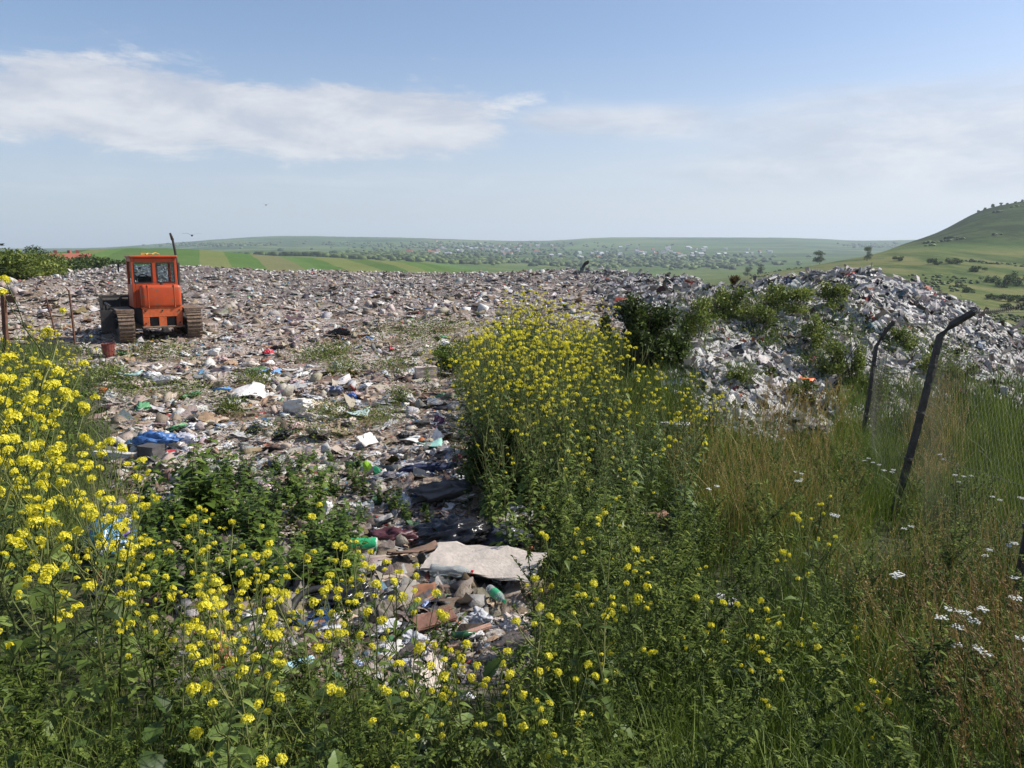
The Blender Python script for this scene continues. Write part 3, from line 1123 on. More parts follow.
def build_tractor():
    d0 = 21.9
    x0 = (156 - 512) / F_PX * d0 * 1.0
    z0 = float(gz(x0, d0)) - .02
    rt = thing('crawler_tractor', 'orange crawler tractor parked on the litter seen from behind, muddy tracks and tall exhaust', 'tractor', (x0, d0, z0), R(31))
    # chassis
    m = MB()
    m.box((0, .48, .62), (.92, 2.5, .5))
    part('chassis', m, DSTEEL, rt, .03)
    # cab: corner posts, roof, lower walls round real window openings
    W_, yb, yf, zb, zt = 1.30, -.42, .88, 1.02, 2.46
    m = MB()
    t_ = .09
    for sx in (-1, 1):
        m.box((sx * (W_ / 2 - t_ / 2), yb + t_ / 2, (zb + zt) / 2), (t_, t_, zt - zb))
        m.box((sx * (W_ / 2 - t_ / 2), yf - t_ / 2, (zb + zt) / 2), (t_, t_, zt - zb))
    m.box((0, yb + .04, (zb + 1.74) / 2), (W_ - .184, .07, 1.74 - zb))          # rear wall below the windows
    m.box((0, yb + .04, 2.39), (W_ - .184, .07, .13))                             # rear header
    m.box((0, yb + .04, 2.032), (.12, .066, .578))                                 # mullion
    m.box((0, yf - .04, 1.3), (W_ - .184, .07, .5))
    m.box((0, yf - .04, 2.40), (W_ - .184, .07, .11))
    for sx in (-1, 1):
        m.box((sx * (W_ / 2 - .04), (yb + yf) / 2, 1.35), (.07, yf - yb - .184, .66))
        m.box((sx * (W_ / 2 - .04), (yb + yf) / 2, 2.40), (.07, yf - yb - .184, .11))
    cab = part('cab', m, ORANGE, rt, .012, 1)
    m = MB()
    m.box((0, (yb + yf) / 2, 2.495), (W_ + .07, yf - yb + .12, .075))
    rf = part('roof', m, ORANGE, cab, .03, 2)
    m = MB()
    rr_ = random.Random(3)
    pts = [(-.18, -.2, 2.55), (-.1, -.17, 2.58), (0, -.22, 2.565), (.1, -.18, 2.6), (.22, -.2, 2.55)]
    m.tube(pts, .035, .02, 6)
    m.box((-.24, -.1, 2.575), (.14, .1, .06))
    part('beacon_cable', m, RAG, rf)
    for sx in (-1, 1):
        m = MB()
        m.box((sx * .325, yb + .045, 2.03), (.50, .012, .57))
        w_ = part('rear_window', m, GLASS, cab)
        m = MB()
        for (cx, cz, sx2, sz2) in [(-.245, 0, .03, .52), (.245, 0, .03, .52), (0, .275, .52, .03), (0, -.275, .52, .03)]:
            m.box((sx * .325 + cx, yb + .012, 2.03 + cz), (sx2, .03, sz2))
        part('window_frame', m, BLACK, w_)
        m = MB()
        m.box((sx * (W_ / 2 - .045), (yb + yf) / 2, 2.01), (.012, yf - yb - .19, .66))
        part('side_window', m, GLASS, cab)
    m = MB()
    m.box((0, yf - .045, 1.95), (W_ - .19, .012, .78))
    part('windscreen', m, GLASS, cab)
    # seat and wheel seen through the rear panes
    m = MB()
    m.box((-.22, .05, 1.62), (.42, .12, .6))
    m.box((-.22, .26, 1.36), (.42, .42, .1))
    part('seat', m, BLACK, cab, .03)
    m = MB()
    for k in range(16):
        a0, a1 = k * math.pi / 8, (k + 1) * math.pi / 8
        m.tube([(-.22 + .19 * math.cos(a0), .62 + .05 * math.sin(a0), 1.78 + .18 * math.sin(a0)), (-.22 + .19 * math.cos(a1), .62 + .05 * math.sin(a1), 1.78 + .18 * math.sin(a1))], .015, n=5)
    part('steering_wheel', m, BLACK, cab)
    # fuel tank: a big box with rounded edges hung on the back of the cab
    m = MB()
    m.box((.10, -.68, 1.36), (1.14, .50, .66))
    tk = part('fuel_tank', m, ORANGE, rt, .10, 4, True)
    m = MB()
    m.lathe([(.05, 0), (.05, .05), (.035, .06)], 10, 0, Matrix.Translation((.15, -.68, 1.69)))
    part('filler_cap', m, DSTEEL, tk)
    m = MB()
    for sx in (-.28, .46):
        m = MB()
        m.box((sx, -.68, 1.36), (.05, .516, .676))
        part('strap', m, ORANGE, tk, .02, 1)
    # lower rear plate with a step and two dark cut-outs
    m = MB()
    for (cx, cz, sx2, sz2) in [(.1, .90, 1.12, .25), (-.37, .64, .18, .27), (.09, .64, .22, .27), (.57, .64, .18, .27), (.1, .79, 1.12, .03), (.1, 1.04, 1.18, .04)]:
        m.box((cx, -.86 - (.004 if sz2 == .03 else 0), cz), (sx2, .05, sz2))
    rp = part('rear_plate', m, ORANGE2, rt, .008, 1)
    m = MB()
    for (bx, bz) in [(-.38, .96), (-.38, .6), (.58, .96), (.58, .6), (.1, .96)]:
        m.lathe([(.026, 0), (.026, .02), (.015, .028)], 6, 0, Matrix.Translation((bx, -.885, bz)) @ Matrix.Rotation(R(90), 4, 'X'))
    part('bolt', m, DSTEEL, rp)
    m = MB()
    m.box((.1, -.95, .49), (1.2, .16, .05))
    part('step', m, MUD, rt, .01, 1)
    m = MB()
    m.tube([(.1, -.5, .45), (.1, -1.2, .42)], .05, n=8)
    m.box((.1, -1.26, .42), (.16, .14, .12))
    part('drawbar', m, DSTEEL, rt, .01, 1)
    # bonnet
    m = MB()
    m.box((0, 1.52, 1.32), (.86, 1.25, .64))
    bn = part('bonnet', m, ORANGE, rt, .07, 3, True)
    m = MB()
    m.box((0, 2.15, 1.3), (.7, .03, .5))
    part('grille', m, DSTEEL, bn)
    for sx in (-1, 1):
        m = MB()
        m.lathe([(.09, 0), (.1, .08), (.07, .1)], 12, 0, Matrix.Translation((sx * .32, 2.12, 1.72)) @ Matrix.Rotation(R(-90), 4, 'X'))
        part('headlight', m, DSTEEL, rt)
    # exhaust stack
    m = MB()
    m.tube([(.90, 1.15, 1.5), (.90, 1.14, 2.1), (.86, 1.12, 2.62), (.80, 1.08, 3.02)], .045, .035, 8)
    m.tube([(.62, 1.15, 1.5), (.90, 1.15, 1.52)], .045, n=8)
    m.tube([(.80, 1.08, 3.0), (.73, 1.02, 3.2)], .05, .03, 8)
    m.tube([(.90, 1.15, 1.75), (.90, 1.14, 2.3)], .075, .075, 10)
    part('exhaust_pipe', m, DSTEEL, rt)
    m = MB()
    m.tube([(-.70, .85, 2.25), (-.86, .95, 2.22)], .012, n=5)
    m.box((-.88, .95, 2.16), (.04, .16, .24))
    part('mirror', m, BLACK, rt, .01, 1)
    # tracks
    for sx in (-1, 1):
        cx = sx * .95
        wd = .44
        tr = None
        yb_, yf_, rz_ = -.86, 1.55, .37
        loop = []
        L = yf_ - yb_
        for k in range(14):
            loop.append((yb_ + L * k / 14, 2 * rz_ * 1.0, 0))
        for k in range(12):
            a = math.pi / 2 - math.pi * k / 12
            loop.append((yf_ + rz_ * math.cos(a), rz_ + rz_ * math.sin(a), a - math.pi / 2))
        for k in range(14):
            loop.append((yf_ - L * k / 14, 0, math.pi))
        for k in range(12):
            a = -math.pi / 2 - math.pi * k / 12
            loop.append((yb_ + rz_ * math.cos(a), rz_ + rz_ * math.sin(a), a - math.pi / 2))
        m = MB()
        for (yy, zz, an) in loop:
            rot = Matrix.Rotation(an, 3, 'X')
            m.box((cx, yy, zz + .03), (wd, .165, .045), rot)
            o = rot @ Vector((0, 0, .04))
            m.box((cx, yy + o.y, zz + .03 + o.z), (wd * .96, .03, .05), rot)
        tr = part('track', m, MUD, rt)
        for (yy, rad, nm) in [(yb_, .305, 'sprocket'), (yf_, .305, 'idler_wheel'), (-.3, .2, 'road_wheel'), (.12, .2, 'road_wheel'), (.55, .2, 'road_wheel'), (1.0, .2, 'road_wheel')]:
            m = MB()
            M_ = Matrix.Translation((cx, yy, (.37 if rad > .3 else .25))) @ Matrix.Rotation(R(90), 4, 'Y')
            m.lathe([(rad * .3, -.16), (rad, -.13), (rad, -.05), (rad * .6, -.03), (rad * .6, .03), (rad, .05), (rad, .13), (rad * .3, .16)], 18, 0, M_)
            part(nm, m, DSTEEL, tr)
        m = MB()
        m.box((cx, .35, .44), (.2, 1.9, .16))
        part('track_frame', m, DSTEEL, tr, .02, 1)
        m = MB()
        m.box((cx, -.1, .875), (wd + .06, 1.7, .03))
        m.box((cx, -.955, .825), (wd + .06, .03, .13))
        part('fender', m, MUD, rt, .008, 1)
    # dozer blade with its push arms
    m = MB()
    rot = Matrix.Rotation(R(6), 3, 'Z')
    n = 9
    vs, fs = [], []
    for i in range(n):
        a = R(-32 + 64 * i / (n - 1))
        yy, zz = 2.55 - .95 * (math.cos(a) - .85) * 1.0, .62 + .95 * math.sin(a) * 1.12
        for xx in (-1.42, 1.2):
            for th in (0, .04):
                q = rot @ Vector((xx, yy - 2.4 + th, zz))
                vs.append(q + Vector((0, 2.3, 0)))
    for i in range(n - 1):
        b = i * 4
        fs += [(b, b + 2, b + 6, b + 4), (b + 1, b + 5, b + 7, b + 3), (b, b + 4, b + 5, b + 1), (b + 2, b + 3, b + 7, b + 6)]
    fs += [(0, 1, 3, 2), ((n - 1) * 4, (n - 1) * 4 + 2, (n - 1) * 4 + 3, (n - 1) * 4 + 1)]
    m.add(vs, fs)
    bl = part('blade', m, DSTEEL, rt)
    m = MB()
    for xx in (-1.38, -.8, -.2, .5, 1.15):
        q = rot @ Vector((xx, -.02, .62))
        m.box((q.x, q.y + 2.2, q.z), (.06, .16, .95), rot)
    q = rot @ Vector((-.11, .06, 1.13))
    m.box((q.x, q.y + 2.2, q.z), (2.6, .09, .07), rot)
    part('rib', m, DSTEEL, bl)
    for sx in (-1, 1):
        m = MB()
        m.box((sx * 1.13, 1.2, .38), (.12, 2.2, .2))
        part('push_arm', m, DSTEEL, rt, .015, 1)
        m = MB()
        m.tube([(sx * .5, 1.95, 1.35), (sx * .55, 2.25, .8)], .045, n=8)
        part('lift_cylinder', m, DSTEEL, rt)
    # loose side frame beside the left track
    m = MB()
    m.box((-1.32, .3, 1.0), (.05, 1.6, .05))
    m.box((-1.32, .25, .62), (.5, .05, .05))
    m.box((-1.4, -.45, .55), (.36, .04, .62))
    m.box((-1.32, 1.05, .55), (.05, .05, .9))
    part('side_guard', m, DSTEEL, rt, .006, 1)
    for o in rt.children:
        if o.name.split('.')[0] in ('cab', 'fuel_tank', 'rear_plate', 'bonnet', 'step', 'drawbar', 'exhaust_pipe', 'mirror'):
            o.location.z = -.12
    rt.scale = (.88, .88, .93)


build_tractor()

# ------------------------------------------------------------------ birds
BIRDM = mat_plain('dark_feathers', (.03, .03, .032), .7)
for (u, v, d, rz, s, lab) in [(192, 235.5, 42, .5, 1.0, 'dark bird gliding right of the tractor exhaust'), (1.5, 245, 62, -.6, 1.0, 'dark bird low over the thicket at the left edge'), (266, 205, 70, .3, .9, 'tiny speck of a bird high above the green ridge')]:
    p = P(u, v, d)
    root = thing('bird', lab, 'bird', p, rz)
    m = MB()
    m.lathe([(.004, -.20), (.03, -.12), (.055, 0), (.045, .09), (.03, .13), (.034, .17), (.01, .21), (.003, .25)], 8, 0, Matrix.Rotation(R(-90), 4, 'X'))
    m.add([(-.02, -.17, 0), (.02, -.17, 0), (.07, -.32, 0), (-.07, -.32, 0)], [(0, 1, 2, 3)])
    for sx in (-1, 1):
        m.add([(sx * .03, .08, .02), (sx * .26, .12, .13), (sx * .50, .02, .09), (sx * .48, -.04, .085), (sx * .24, -.04, .12), (sx * .03, -.09, .02)], [(0, 1, 4, 5), (1, 2, 3, 4)])
    link('body', m.mesh('body', BIRDM), root)

# ------------------------------------------------------------------ stakes and fence
RUST = mat_plain('rusty_iron', (.13, .06, .035), .85, var=.5, nscale=12, bump=.4)
POSTM = mat_plain('weathered_post', (.066, .056, .048), .85, var=.4, nscale=10, dirt=((.16, .14, .12), .6), bump=.6)
WIREM = mat_plain('old_wire', (.085, .075, .06), .7, var=.3)


def solve_base(u, v):
    p = at(u, v)
    return p


for (u0, v0, u1, v1, r, mt, lab) in [(75, 345, 69, 291, .03, RUST, 'thin rusty iron rod stuck upright in the litter left of the tractor, right of two'),
                                     (58, 345, 46, 297, .022, RUST, 'thin leaning rod stuck in the litter, left of two near the tractor'),
                                     ]:
    b = solve_base(u0, v0)
    tp = P(u1, v1, b[1] + .1)
    root = thing('iron_stake', lab, 'stake', b, 0)
    m = MB()
    q = tp - b
    m.tube([(0, 0, -.2), tuple(q * .5 + np.array([.01, 0, 0])), tuple(q)], r, r * .8, 7)
    if r > .025:
        m.tube([tuple(q), tuple(q + np.array([-.10, .02, .10]))], r * .7, r * .4, 6)
    link('rod', m.mesh('rod', mt), root)
b = solve_base(8, 352)
root = thing('tin_post', 'broad rusty brown post standing in the litter at the left edge', 'post', b, 0)
m = MB()
m.box((0, 0, .7), (.1, .1, 1.5), Matrix.Rotation(R(3), 3, 'Y'))
link('shaft', bevel_mesh(m.mesh('shaft', RUST), .01, 1), root)
m = MB()
m.box((.16, .02, 1.28), (.3, .03, .16), Matrix.Rotation(R(5), 3, 'Y'))
link('crosspiece', m.mesh('crosspiece', RUST), root)


def build_fence():
    specs = [((860, 452), (876, 347), (894, 321), 12.9), ((892, 522), (940, 336), (974, 312), None), ((1010, 640), (1072, 300), (1110, 262), None)]
    base = []
    for (b0, bd, tp, d) in specs:
        b = solve_base(*b0)
        base.append((b, P(bd[0], bd[1], b[1] - .05), P(tp[0], tp[1], b[1] - .2)))
    o = base[1][0]
    root = thing('wire_fence', 'leaning fence of dark posts with bent tops, sagging mesh and barbed wire', 'fence', o, 0)
    for i, (b, k, t_) in enumerate(base):
        m = MB()
        w = .046 if i else .044
        pts = [Vector(b - o) - Vector((0, 0, .4)), Vector(b - o), Vector((b * .5 + k * .5) - o) + Vector((.012, 0, 0)), Vector(k - o), Vector(k * .6 + t_ * .4 - o) + Vector((-.015, 0, .02)), Vector(t_ - o)]
        m.tube(pts, w, w * .8, 4)
        po = link('post', m.mesh('post', POSTM), root)
        m = MB()
        for q in (.35, .6, .85):
            c = Vector(b * (1 - q) + k * q - o)
            m.lathe([(w * 1.1, -.012), (w * 1.1, .012)], 8, 0, Matrix.Translation(c))
        link('tie_wire', m.mesh('tie_wire', WIREM), po)

    def panel(i, j, top=.82, cell=.075, sag=.06):
        A, At = Vector(base[i][0] - o), Vector(base[i][1] - o)
        B, Bt = Vector(base[j][0] - o), Vector(base[j][1] - o)

        def pt(s, t):
            q = A.lerp(B, s).lerp(At.lerp(Bt, s), t * top)
            q.z -= sag * math.sin(math.pi * s) * t
            q.x += .05 * math.sin(7 * s + 3 * t)
            return q
        L = (B - A).length
        H = (At - A).length * top
        nx, nz = int(L / cell), int(H / cell)
        m = MB()
        for sgn in (1, -1):
            for k in range(-nz, nx + nz):
                pts = []
                for q in range(0, nz + 1, 2):
                    s = (k + (q if sgn > 0 else -q) + (0 if sgn > 0 else 0)) / nx
                    if 0 <= s <= 1:
                        pts.append(pt(s, q / nz))
                if len(pts) > 1:
                    m.tube(pts, .00075, n=3, cap=False)
        for t in (0.02, .5, 1.0):
            m.tube([pt(s / 12, t) for s in range(13)], .0022, n=3, cap=False)
        link('mesh_panel', m.mesh('mesh_panel', WIREM), root)
    panel(0, 1, cell=.13)
    panel(1, 2, top=.9)
    # a rolled end of mesh hanging beside the farther post
    m = MB()
    b, k, _ = base[0]
    for q in range(26):
        t0 = q / 26
        c = Vector(b * (1 - t0) + k * t0 - o) + Vector((.13, -.03, 0))
        pts = [c + Vector((.07 * math.cos(a), .07 * math.sin(a), .03 * math.sin(a * 2))) for a in np.linspace(0, 6.28, 9)]
        m.tube(pts, .004, n=3, cap=False)
    for a in np.linspace(0, 6.28, 8)[:-1]:
        m.tube([Vector(b - o) + Vector((.13 + .07 * math.cos(a), -.03 + .07 * math.sin(a), 0)), Vector(k - o) + Vector((.13 + .07 * math.cos(a), -.03 + .07 * math.sin(a), -.1))], .004, n=3)
    link('mesh_roll', m.mesh('mesh_roll', WIREM), root)
    # barbed wire from post top to post top
    m = MB()
    tops = [Vector(t_ - o) for (_, _, t_) in base] + [Vector(base[2][2] - o) + Vector((3, -3, .2))]
    for A, B in zip(tops[:-1], tops[1:]):
        pts = []
        for s in range(17):
            q = A.lerp(B, s / 16)
            q.z -= .10 * math.sin(math.pi * s / 16)
            pts.append(q)
        m.tube(pts, .004, n=4)
        for s in range(1, 48):
            q = A.lerp(B, s / 48)
            q.z -= .10 * math.sin(math.pi * s / 48)
            for sg in (1, -1):
                m.tube([q + Vector((0, -.02 * sg, -.02)), q + Vector((.004, .02 * sg, .022))], .003, n=3)
    # second strand running away beyond the middle post, to the farther slope
    q0 = Vector(base[1][2] - o)
    q1 = Vector(P(1090, 306, 9.5) - o)
    m.tube([q0.lerp(q1, s / 10) - Vector((0, 0, .03 * math.sin(math.pi * s / 10))) for s in range(11)], .004, n=4)
    for s in range(1, 22):
        q = q0.lerp(q1, s / 22)
        m.tube([q + Vector((-.015, -.02, -.02)), q + Vector((.015, .02, .022))], .0035, n=3)
    link('barbed_wire', m.mesh('barbed_wire', WIREM), root)


build_fence()
# ------------------------------------------------------------------ litter
PALF = np.array([(.74, .71, .66), (.64, .61, .57), (.55, .48, .40), (.47, .38, .29), (.50, .41, .33), (.36, .27, .19), (.25, .18, .12), (.13, .10, .08), (.05, .045, .045), (.30, .29, .29), (.08, .18, .38), (.20, .40, .55), (.42, .06, .05), (.5, .2, .06), (.12, .28, .12), (.48, .37, .38), (.60, .52, .30)])
WF = np.array([.10, .11, .13, .14, .11, .11, .10, .06, .05, .07, .011, .012, .012, .008, .009, .018, .014])
PALM = np.array([(.74, .72, .69), (.66, .64, .61), (.53, .51, .49), (.36, .345, .33), (.16, .155, .15), (.05, .05, .055), (.36, .28, .24), (.45, .42, .38), (.10, .17, .26), (.42, .10, .06), (.22, .16, .15)])
WM = np.array([.25, .19, .14, .11, .08, .09, .05, .06, .008, .012, .02])


def tmpl_bag(seed, sub=1, flat=.6, rough=.35):
    """crumpled film: a lump cut back by random planes, then creased"""
    rg = np.random.default_rng(seed)
    bm = bmesh.new()
    bmesh.ops.create_icosphere(bm, subdivisions=sub + 1, radius=.5)
    o = Vector(rg.random(3) * 50)
    pl = [(Vector(rg.normal(size=3)).normalized(), rg.uniform(.2, .42)) for _ in range(9)]
    for v in bm.verts:
        c = v.co.copy()
        for (n, d) in pl:
            e = c.dot(n) - d
            if e > 0:
                c -= n * e * .95
        d = v.co.normalized()
        r1 = 1 - 2 * abs(mnoise.noise(d * 2.3 + o))
        r2 = 1 - 2 * abs(mnoise.noise(d * 5.1 + o * 2))
        r3 = mnoise.noise(d * 9.5 + o * 3)
        c *= 1 + rough * (.75 * (r1 - .45) + .5 * (r2 - .5) + .35 * r3)
        v.co = c
        v.co.z *= flat
        v.co.x *= 1.25
        v.co.y *= 1.05
    V = np.array([v.co[:] for v in bm.verts])
    F = np.array([[q.index for q in f.verts] for f in bm.faces])
    bm.free()
    return V, F


def tmpl_sheet(seed, n=4, curl=.25, asp=.7):
    rg = np.random.default_rng(seed)
    g = np.linspace(-.5, .5, n + 1)
    X, Y = np.meshgrid(g, g * asp, indexing='ij')
    V = np.stack([X, Y, np.zeros_like(X)], -1).reshape(-1, 3)
    V[:, :2] += rg.normal(0, .2 / n, (len(V), 2))
    V[:, 2] += rg.normal(0, min(curl * .28, .05), len(V)) + curl * (V[:, 0] ** 2) * rg.uniform(-2, 2) + curl * V[:, 1] * V[:, 0] * 2
    idx = np.arange((n + 1) ** 2).reshape(n + 1, n + 1)
    Q = np.stack([idx[:-1, :-1], idx[1:, :-1], idx[1:, 1:], idx[:-1, 1:]], -1).reshape(-1, 4)
    F = np.concatenate([Q[:, [0, 1, 2]], Q[:, [0, 2, 3]]])
    return V, F


def tmpl_chunk(seed):
    rg = np.random.default_rng(seed)
    V = np.array([(x, y, z) for x in (-.5, .5) for y in (-.35, .35) for z in (-.2, .2)], float)
    V += rg.normal(0, .07, V.shape)
    Q = np.array([(0, 1, 3, 2), (4, 6, 7, 5), (0, 4, 5, 1), (2, 3, 7, 6), (0, 2, 6, 4), (1, 5, 7, 3)])
    return V, np.concatenate([Q[:, [0, 1, 2]], Q[:, [0, 2, 3]]])


def tmpl_bottle(seed, n=7):
    prof = [(.0, -.5), (.15, -.5), (.16, -.3), (.14, 0), (.16, .12), (.12, .28), (.05, .4), (.05, .5), (0, .5)]
    V = np.array([(r * math.cos(2 * math.pi * k / n), r * math.sin(2 * math.pi * k / n), z) for r, z in prof for k in range(n)])
    V = V[:, [2, 0, 1]]
    V += np.random.default_rng(seed).normal(0, .012, V.shape)
    F = []
    for i in range(len(prof) - 1):
        for k in range(n):
            a, b = i * n + k, i * n + (k + 1) % n
            F += [(a, b, b + n), (a, b + n, a + n)]
    return V, np.array(F)


def tmpl_ribbon(seed, n=7):
    rg = np.random.default_rng(seed)
    s = np.linspace(-.5, .5, n + 1)
    cx = s + rg.normal(0, .03, n + 1)
    cz = np.cumsum(rg.normal(0, .07, n + 1))
    cy = np.cumsum(rg.normal(0, .05, n + 1))
    w = .09 * (1 + rg.normal(0, .35, n + 1))
    V = np.concatenate([np.stack([cx, cy - w, cz], -1), np.stack([cx, cy + w, cz + rg.normal(0, .05, n + 1)], -1)])
    F = []
    for i in range(n):
        F += [(i, i + 1, n + 2 + i), (i, n + 2 + i, n + 1 + i)]
    return V, np.array(F)


def tmpl_drape(seed, a=10, b=6):
    """limp film: soft folds running along its length"""
    rg = np.random.default_rng(seed)
    X, Y = np.meshgrid(np.linspace(-.5, .5, a + 1), np.linspace(-.3, .3, b + 1), indexing='ij')
    o = rg.random(2) * 40
    Y = Y * (1 + .5 * fbm(X * 2 + o[0], Y * 0 + o[1], 2))
    Z = .10 * np.sin(Y * rg.uniform(16, 26) + 3 * fbm(X * 1.5 + o[1], Y * 2 + o[0], 2)) + .16 * fbm(X * 2.5 + o[0], Y * 4 + o[1], 3)
    X = X + .1 * fbm(Y * 5 + o[0], X + o[1], 2)
    V = np.stack([X, Y, Z], -1).reshape(-1, 3)
    idx = np.arange((a + 1) * (b + 1)).reshape(a + 1, b + 1)
    Q = np.stack([idx[:-1, :-1], idx[1:, :-1], idx[1:, 1:], idx[:-1, 1:]], -1).reshape(-1, 4)
    return V, np.concatenate([Q[:, [0, 1, 2]], Q[:, [0, 2, 3]]])


T_DRAPE = [tmpl_drape(k) for k in range(10)]
T_BAG = [tmpl_bag(k, 1, .34 + .1 * (k % 3), .7 + .14 * (k % 4)) for k in range(9)]
T_BAG0 = [tmpl_bag(k + 40, 0, .5, .6) for k in range(6)]
T_SHEET = [tmpl_sheet(k, 4, .10 + .09 * (k % 4), .5 + .12 * (k % 5)) for k in range(12)]
T_CHUNK = [tmpl_chunk(k) for k in range(5)]
T_BOT = [tmpl_bottle(k) for k in range(2)]
T_RIB = [tmpl_ribbon(k) for k in range(8)]
LITMAT = mat_litter('litter_surface')
WEEDSPOT = [(160, 357, 38, 9), (130, 395, 26, 7), (185, 396, 34, 9), (110, 380, 20, 6), (405, 338, 45, 10), (395, 372, 26, 9), (440, 352, 40, 14), (300, 440, 60, 7), (380, 425, 24, 6), (230, 415, 18, 5), (716, 316, 44, 16), (768, 314, 44, 14), (822, 310, 38, 15), (852, 342, 34, 24), (700, 346, 40, 26), (762, 344, 26, 10), (820, 372, 30, 20), (905, 352, 34, 14), (945, 372, 34, 16), (880, 405, 40, 20), (740, 395, 22, 14), (335, 355, 22, 6), (400, 405, 14, 5), (330, 420, 20, 5), (345, 375, 18, 5), (445, 330, 50, 7), (255, 385, 20, 5), (320, 362, 30, 5)]


def pixel_field(n, poly, vmin_pow=1.0):
    """n random sight lines inside a polygon of the photo, where they meet the ground"""
    poly = np.array(poly, float)
    u0, v0 = poly.min(0)
    u1, v1 = poly.max(0)
    U, V_ = [], []
    while sum(len(q) for q in U) < n:
        u = RNG.uniform(u0, u1, n * 2)
        v = RNG.uniform(v0, v1, n * 2)
        k = inpoly(u, v, poly)
        U.append(u[k])
        V_.append(v[k])
    u = np.concatenate(U)[:n]
    v = np.concatenate(V_)[:n]
    p, ok = hit(u, v)
    return p[ok], u[ok], v[ok]


def scatter(tm, p, size, cols, tilt, out, zoff=.1):
    k = len(p)
    if not k:
        return
    s = np.stack([size * RNG.uniform(.7, 1.35, k), size * RNG.uniform(.7, 1.25, k), size * RNG.uniform(.6, 1.2, k)], -1)
    q = p.copy()
    q[:, 2] += size * zoff
    V, F = instances(tm, q, rotm(k, tilt), s)
    c = np.repeat(cols, len(tm[0]), 0)
    out.append((V, F, c))


def flush(name, out, mat):
    Vs, Fs, Cs, b = [], [], [], 0
    for V, F, c in out:
        Vs.append(V)
        Fs.append(F + b)
        Cs.append(c)
        b += len(V)
    return mesh_np(name, np.concatenate(Vs), np.concatenate(Fs), mat, col=np.concatenate(Cs))


def colours(pal, w, n, var=.13):
    c = pal[RNG.choice(len(pal), n, p=w / w.sum())]
    return np.clip(.84 * c * (1 + RNG.normal(0, var, (n, 1))) + RNG.normal(0, .012, (n, 3)), .01, .8)


def in_spots(p):
    q = p - CAM
    dep = q[:, 1] * CP - q[:, 2] * SP
    uu = 512 + F_PX * q[:, 0] / dep
    vv = 384 - F_PX * (q[:, 1] * SP + q[:, 2] * CP) / dep
    r = np.zeros(len(p), bool)
    for (u, v, su, sv) in WEEDSPOT:
        r |= (((uu - u) / (su * .85)) ** 2 + ((vv - v) / (sv * .85)) ** 2 < 1) & (RNG.random(len(p)) < .8)
    return r


